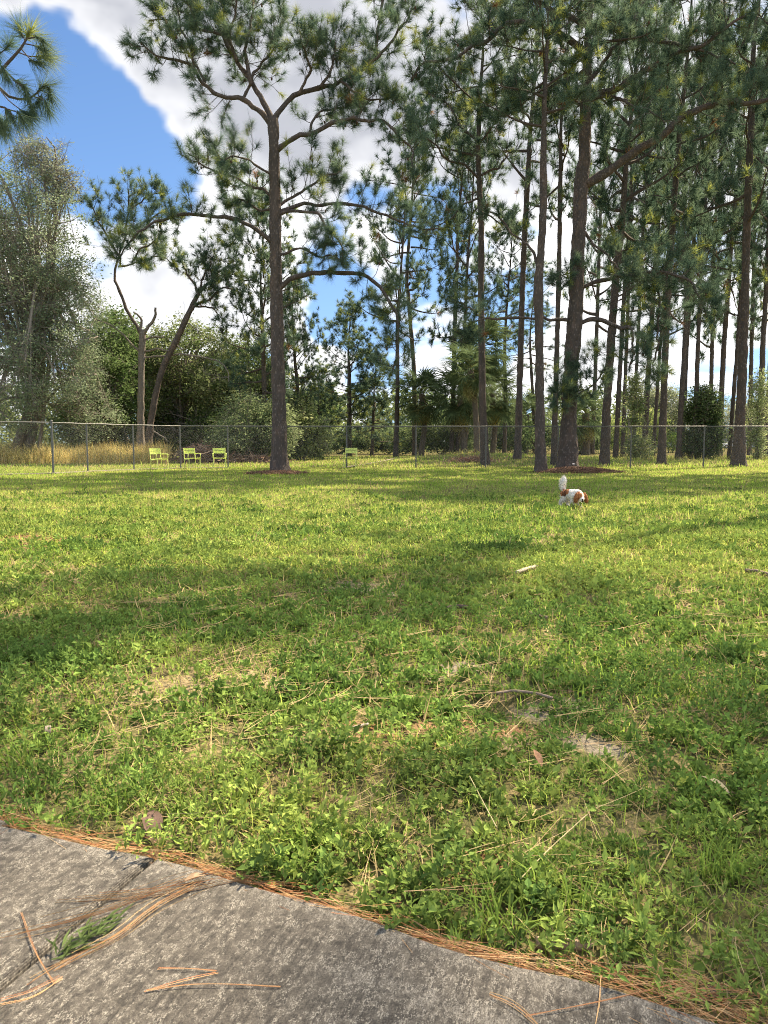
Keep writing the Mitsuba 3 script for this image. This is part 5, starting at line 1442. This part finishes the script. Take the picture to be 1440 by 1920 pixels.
def brush(label, px, py, d, w, h, dep, n, cols, seed):
    r = np.random.default_rng(seed)
    c = at(px, py, d)
    kx = thing('brush_pile', label, 'brush pile')
    p = np.stack([c[0] + r.normal(0, w / 2, n), d + r.normal(0, dep / 2, n), np.zeros(n)], -1)
    hmax = h * np.exp(-((p[:, 0] - c[0]) / w) ** 2)
    p[:, 2] = gz(p[:, 0], p[:, 1]) + hmax * r.random(n)
    dv = nrm(np.c_[r.normal(0, 1, (n, 2)), r.normal(0.1, .45, n)])
    L = r.uniform(.12, .55, (n, 1, 1))
    P = p[:, None] + dv[:, None] * L * np.linspace(-1, 1, 4)[None, :, None] + r.normal(0, .02, (n, 4, 3))
    P[..., 2] = np.maximum(P[..., 2], gz(P[..., 0], P[..., 1]) + .01)
    v, f = tubes(P, np.linspace(.012, .006, 4), 3)
    cc = np.array(cols)[r.integers(0, len(cols), n)] * r.uniform(.6, 1.2, (n, 1))
    MB().add(v, f, np.repeat(cc, 12, axis=0)).put(kx + '__branch', 'painted_vertex')
    labels[kx + '__branch'] = {'kind': 'stuff', 'label': 'dead branches and needles'}


brush('heap of dead reddish branches behind the middle chair', 385, 866, 41, 1.9, 1.0, 1.4, 900, [(.30, .17, .12), (.36, .28, .22), (.16, .12, .1)], 1)
brush('low brown brush by the bush left of the forked pine', 470, 868, 41, 1.5, .45, 1.0, 500, [(.30, .17, .12), (.34, .26, .2), (.16, .12, .1)], 2)
brush('red brown dead fronds lying before the palm clump', 885, 870, 40, 1.2, .22, .8, 420, [(.38, .2, .13), (.36, .27, .2)], 3)
# trodden line over the bank beyond the fence
line = smoothline([np.r_[G(640, 879)[:2], 0], np.r_[G(700, 870)[:2], 0], np.r_[G(760, 863)[:2], 0], np.r_[G(800, 859)[:2], 0], np.r_[G(850, 858)[:2], 0]], 40)
nv = nrm(np.c_[-np.gradient(line[:, 1]), np.gradient(line[:, 0])])
wv = .07 + .06 * meshkit.noise(line * 1.3, 2)[:, None]
v = np.stack([line[:, :2] - nv * wv, line[:, :2] + nv * wv], 1).reshape(-1, 2)
v = np.c_[v, gz(v[:, 0], v[:, 1]) + .05]
f = [[2 * i, 2 * i + 1, 2 * i + 3, 2 * i + 2] for i in range(39)]
scene['trail'] = mikit.ply((v, np.array(f)), 'strip_concrete', smooth=True)
labels['trail'] = {'label': 'thin pale trodden line climbing the bank beyond the fence', 'category': 'trail', 'kind': 'structure'}

# ------------------------------------------------------------------ far building and parked cars
def paint(name, c, rough=.4, **kw):
    scene[name] = {'type': 'twosided', 'bsdf': {'type': 'principled', 'base_color': {'type': 'rgb', 'value': list(c)}, 'roughness': rough, 'specular': .5, **kw}}


paint('blue_roof', (.13, .24, .36), .5)
paint('pale_wall', (.45, .47, .48), .7)
paint('car_white', (.72, .73, .74), .25, clearcoat=.6)
paint('car_grey', (.22, .22, .22), .25, clearcoat=.6)
paint('car_blue', (.35, .42, .47), .25, clearcoat=.6)
paint('dark_glass', (.03, .04, .05), .08)
paint('tyre', (.03, .03, .03), .8)
paint('wheel_metal', (.45, .45, .45), .35, metallic=.7)
k = thing('far_building', 'low far building with a blue roof seen between the right hand trunks', 'building')
c = at(1296, 845, 190)
MB().mesh(box(26, 12, 3.4, (c[0], 190, 1.7))).put(k + '__wall', 'pale_wall')
roof = trimesh.creation.extrude_polygon(shapely.Polygon([(-7.5, 0), (7.5, 0), (5.5, 3.0), (-5.5, 3.0)]), 29, engine='earcut')
roof.apply_transform(np.array([[0, 0, 1, c[0] - 14.5], [1, 0, 0, 190], [0, 1, 0, 3.403], [0, 0, 0, 1.0]]))
MB().mesh(roof).put(k + '__roof', 'blue_roof')
for i in range(7):
    kw = part(k, 'window')
    MB().mesh(box(1.7, .1, 1.2, (c[0] - 10.5 + 3.5 * i, 183.98, 1.9), .02)).put(kw, 'dark_glass')
    MB().mesh(box(1.9, .12, .08, (c[0] - 10.5 + 3.5 * i, 183.93, 1.25))).put(kw + '__sill', 'pale_wall')


def car(px, d, yaw, mat, label, suv=False):
    k = thing('parked_car', label, 'car', 'cars parked beyond the trees')
    c = at(px, 838, d)
    M = T().translate([c[0], d, 0.0]).rotate([0, 0, 1], yaw)
    h = .35 if suv else 0.0
    prof = [(-2.2, .32), (-2.25, .75), (-2.1, .92 + h * .4), (-1.55, .98 + h * .4), (-1.0, 1.40 + h), (-.2, 1.46 + h), (.55, 1.40 + h), (1.25, .98 + h * .3), (2.0, .86 + h * .3), (2.22, .7), (2.25, .32)]
    arch = shapely.Polygon(prof).buffer(.06).buffer(-.06)
    for wx in (-1.35, 1.35):
        arch = arch.difference(shapely.Point(wx, .31).buffer(.39))
    b = trimesh.creation.extrude_polygon(arch, 1.74, engine='earcut')
    b.apply_transform(np.array([[1, 0, 0, 0], [0, 0, 1, -.87], [0, 1, 0, 0], [0, 0, 0, 1.0]]))
    sh = lambda m, mt: {**mikit.ply(m, mt, smooth=30), 'to_world': M}
    scene[k + '__body'] = sh(b, mat)
    for y in (-.875, .855):
        for q in ([(-1.35, 1.0 + h * .4), (-.93, 1.33 + h), (-.3, 1.38 + h), (-.3, .98 + h * .3)], [(-.2, .98 + h * .3), (-.2, 1.38 + h), (.5, 1.33 + h), (1.0, .98 + h * .3)]):
            g = trimesh.creation.extrude_polygon(shapely.Polygon(q), .02, engine='earcut')
            g.apply_transform(np.array([[1, 0, 0, 0], [0, 0, 1, y], [0, 1, 0, 0], [0, 0, 0, 1.0]]))
            scene[part(k, 'window')] = sh(g, 'dark_glass')
    ws = trimesh.creation.box((.62, 1.5, .02))
    ws.apply_transform(trimesh.transformations.rotation_matrix(.56, (0, 1, 0)))
    ws.apply_translation((.93, 0, 1.21 + h * .65))
    scene[k + '__windscreen'] = sh(ws, 'dark_glass')
    for wx in (-1.35, 1.35):
        for wy in (-.78, .78):
            t = trimesh.creation.torus(.24, .085, 24, 10)
            t.apply_transform(trimesh.transformations.rotation_matrix(PI / 2, (1, 0, 0)))
            t.apply_translation((wx, wy, .325))
            kw = part(k, 'wheel')
            scene[kw + '__tyre'] = sh(t, 'tyre')
            rm = trimesh.creation.cylinder(.19, .1, sections=20)
            rm.apply_transform(trimesh.transformations.rotation_matrix(PI / 2, (1, 0, 0)))
            rm.apply_translation((wx, wy, .325))
            scene[kw + '__rim'] = sh(rm, 'wheel_metal')
    for y in (-.6, .6):
        l = box(.06, .32, .12, (2.2, y, .72), .02)
        scene[part(k, 'headlight')] = sh(l, 'wheel_metal')
    return k


car(1290, 150, 25, 'car_white', 'white parked car left of the dark bush at right')
car(1374, 150, 170, 'car_white', 'pale parked car between the dark bush and the big right hand trunk')
car(1402, 146, 12, 'car_blue', 'blue grey parked car just right of the big right hand trunk')
car(1444, 130, 20, 'car_grey', 'dark grey parked car at the right edge of the photo', True)

# ------------------------------------------------------------------ the dog: white with chestnut patches, walking with its head low
def ball(c, r):
    return m3.Manifold.sphere(r, 20).translate(list(c))


def chain(pts):
    """Hulls of neighbouring balls (x, y, z, r)."""
    b = [ball(p[:3], p[3]) for p in pts]
    return [m3.Manifold.batch_hull(b[i:i + 2]) for i in range(len(b) - 1)]


def skin(parts_, edge, rounds):
    m = m3.Manifold.batch_boolean(parts_, m3.OpType.Add).refine_to_length(edge).to_mesh()
    t = trimesh.Trimesh(m.vert_properties[:, :3], m.tri_verts)
    trimesh.smoothing.filter_taubin(t, .5, .53, rounds)
    return t


# in the dog's own frame: x forward, y left, z up
body = []
body += chain([(-.15, 0, .245, .072), (-.06, 0, .25, .078), (.05, 0, .245, .088), (.13, 0, .245, .083)])          # trunk: deep chest, narrower loin
body += chain([(.13, 0, .26, .075), (.20, -.01, .265, .058), (.265, -.03, .235, .05)])                                # neck stretched down
body += chain([(.25, -.02, .235, .06), (.27, -.03, .222, .064), (.315, -.056, .19, .042), (.345, -.074, .168, .03)])  # skull, stop and muzzle
for s_, fx in ((1, .02), (-1, -.015)):                                                                                   # forelegs, one forward
    y = .055 * s_
    body += chain([(.115, y, .22, .05), (.105 + fx, y, .13, .034), (.115 + fx * 2, y, .07, .026), (.12 + fx * 2.4, y, .022, .023), (.145 + fx * 2.4, y, .018, .020)])
for s_, bx in ((1, .03), (-1, -.05)):                                                                                    # hind legs: thigh, stifle forward, hock back, shank
    y = .05 * s_
    body += chain([(-.145, y, .235, .062), (-.115 + bx * .4, y, .155, .045), (-.175 + bx * .8, y, .105, .028), (-.17 + bx, y, .03, .022), (-.145 + bx, y, .018, .021)])
body += chain([(-.185, 0, .285, .036), (-.215, 0, .33, .034), (-.222, 0, .385, .043), (-.21, 0, .43, .05), (-.195, 0, .475, .046), (-.19, 0, .51, .03), (-.205, 0, .535, .012)])        # raised tail, a full plume
body += chain([(-.222, 0, .375, .04), (-.262, .01, .375, .026), (-.292, .012, .395, .008)])
body += chain([(-.21, 0, .45, .042), (-.25, .008, .462, .028), (-.282, .012, .485, .008)])
body += chain([(.12, 0, .19, .06), (.14, 0, .15, .045)])                                                               # chest feather
tm = skin(body, .010, 8)
v = np.array(tm.vertices)
nv = np.array(tm.vertex_normals)
fur = meshkit.fbm(v * np.array([55, 55, 28]), 3, 4) - .5
legs = np.clip((v[:, 2] - .03) / .08, 0, 1)
face = np.clip((v[:, 0] - .27) / .05, 0, 1)
v = v + nv * (.016 * fur * legs * (1 - .8 * face))[:, None]
white, chest, dark = np.array([.74, .72, .68]), np.array([.30, .125, .05]), np.array([.12, .05, .025])
pn = meshkit.fbm(v * 14, 3, 9) - .5
c = np.tile(white, (len(v), 1)) * (1 - .12 * np.clip(meshkit.noise(v * 60, 2) - .4, 0, 1))[:, None]


def blot(cx, cy, cz, rx, ry, rz_, col=chest):
    d = np.sqrt(((v[:, 0] - cx) / rx) ** 2 + ((v[:, 1] - cy) / ry) ** 2 + ((v[:, 2] - cz) / rz_) ** 2)
    m = (1.0 - d + 1.1 * pn > 0)[:, None]
    k_ = np.clip(.75 + .7 * (meshkit.noise(v * 45, 7)), .6, 1.4)[:, None]
    c[:] = np.where(m, col * k_, c)


blot(-.11, -.03, .27, .10, .12, .075)
blot(-.10, -.07, .25, .05, .05, .06, dark)
blot(-.10, .07, .26, .06, .06, .05)
blot(.27, -.085, .23, .07, .052, .075)
blot(.32, .015, .225, .07, .052, .075)
blot(.22, -.01, .28, .04, .06, .035)
k = thing('dog', 'small white and chestnut dog with raised plumed tail and head held low', 'dog')
gp = G(1071, 952)
yaw = math.radians(-60)
MD = T().translate([float(gp[0]), float(gp[1]), 0.0]).rotate([0, 0, 1], math.degrees(yaw)).scale(0.95)
scene['fur'] = {'type': 'twosided', 'bsdf': {'type': 'principled', 'base_color': vcol(), 'roughness': .8, 'sheen': .4, 'specular': .2}}
scene[k + '__body'] = {**mikit.ply((v, np.array(tm.faces)), 'fur', smooth=True, color=c), 'to_world': MD}
ear_parts = []
for s_ in (1, -1):                                           # long hanging ears with wavy fringes
    o = np.array([.262, -.025, .255])
    side = s_ * np.array([.5, .866, 0])
    ear = []
    a = o + side * .056
    for q, r in ((0, .018), (.03, .026), (.07, .031), (.11, .028), (.14, .014)):
        b_ = a + side * (.010 + .22 * q)
        ear.append((b_[0] + .06 * q, b_[1], b_[2] + .01 - q * .98, r * 1.1))
    e = skin([h for h in chain(ear)], .007, 4)
    ev = np.array(e.vertices)
    ev = ev + np.array(e.vertex_normals) * (.012 * (meshkit.fbm(ev * np.array([80, 80, 25]), 3, 6) - .5))[:, None]
    ec = np.array([.34, .15, .06]) * (.6 + .8 * meshkit.noise(ev * np.array([70, 70, 20]), 3))[:, None]
    ear_parts.append((ev, np.array(e.vertex_normals), ec, np.array(e.faces)))
    scene[part(k, 'ear')] = {**mikit.ply((ev, np.array(e.faces)), 'fur', smooth=True, color=ec), 'to_world': MD}
for nm, pos, r, sc in (('eye', (.327, -.022, .222), .013, 1), ('eye', (.297, -.078, .222), .013, 1), ('nose', (.368, -.088, .172), .017, 1)):
    b = trimesh.creation.icosphere(2, r)
    b.apply_scale((1, 1.1, .9))
    b.apply_translation(pos)
    scene[part(k, nm)] = {**mikit.ply(b, 'dog_dark', smooth=True), 'to_world': MD}
mth = skin(chain([(.335, -.065, .150, .02), (.352, -.080, .146, .02), (.358, -.088, .150, .014)]), .006, 3)
scene[k + '__mouth'] = {**mikit.ply(mth, 'dog_dark', smooth=True), 'to_world': MD}
scene['dog_dark'] = {'type': 'principled', 'base_color': {'type': 'rgb', 'value': [.018, .015, .014]}, 'roughness': .3, 'specular': .5}

# the coat: short hairs over the body, longer ones on tail, ears, chest and legs
def coat(vv, nn, cc, faces, count, length, seed, name):
    r = np.random.default_rng(seed)
    a, b, d = vv[faces[:, 0]], vv[faces[:, 1]], vv[faces[:, 2]]
    area = np.linalg.norm(np.cross(b - a, d - a), axis=1)
    i = r.choice(len(faces), count, p=area / area.sum())
    w = r.dirichlet([1, 1, 1], count)
    at_ = lambda q: (q[faces[i]] * w[..., None]).sum(1)
    p, n_, c_ = at_(vv), nrm(at_(nn)), at_(cc)
    L = length(p) * r.uniform(.6, 1.3, count)
    flow = np.where((p[:, 0] < -.17)[:, None] & (p[:, 2] > .3)[:, None], np.array([-.7, 0, .35]), np.array([-.5, 0, -.75]))
    d_ = nrm(flow + n_ * .55 + r.normal(0, .25, (count, 3)))
    sd = nrm(np.cross(d_, r.normal(0, 1, (count, 3)))) * .0016
    tri = np.stack([p - sd - n_ * .002, p + sd - n_ * .002, p + d_ * L[:, None]], 1).reshape(-1, 3)
    scene[k + '__' + name] = {**mikit.ply((tri, np.arange(3 * count).reshape(-1, 3)), 'fur', color=np.repeat(np.clip(c_ * r.uniform(.8, 1.2, (count, 1)), 0, .9), 3, axis=0)), 'to_world': MD}
    labels[k + '__' + name] = {'kind': 'stuff', 'label': 'soft wavy hair'}


def hair_length(p):
    tail = (p[:, 0] < -.17) & (p[:, 2] > .3)
    low = (p[:, 2] < .2) & (p[:, 2] > .05) & (p[:, 0] < .25)
    return np.where(tail, .045, np.where(p[:, 0] > .24, .008, np.where(low, .03, .018))) * (p[:, 2] > .03)


coat(v, nv, c, np.array(tm.faces), 14000, hair_length, 1, 'coat')
for q, e_ in enumerate(ear_parts):
    coat(*e_[:3], e_[3], 1800, lambda p: np.full(len(p), .028), 5 + q, 'ear_fringe' if q == 0 else 'ear_fringe_001')
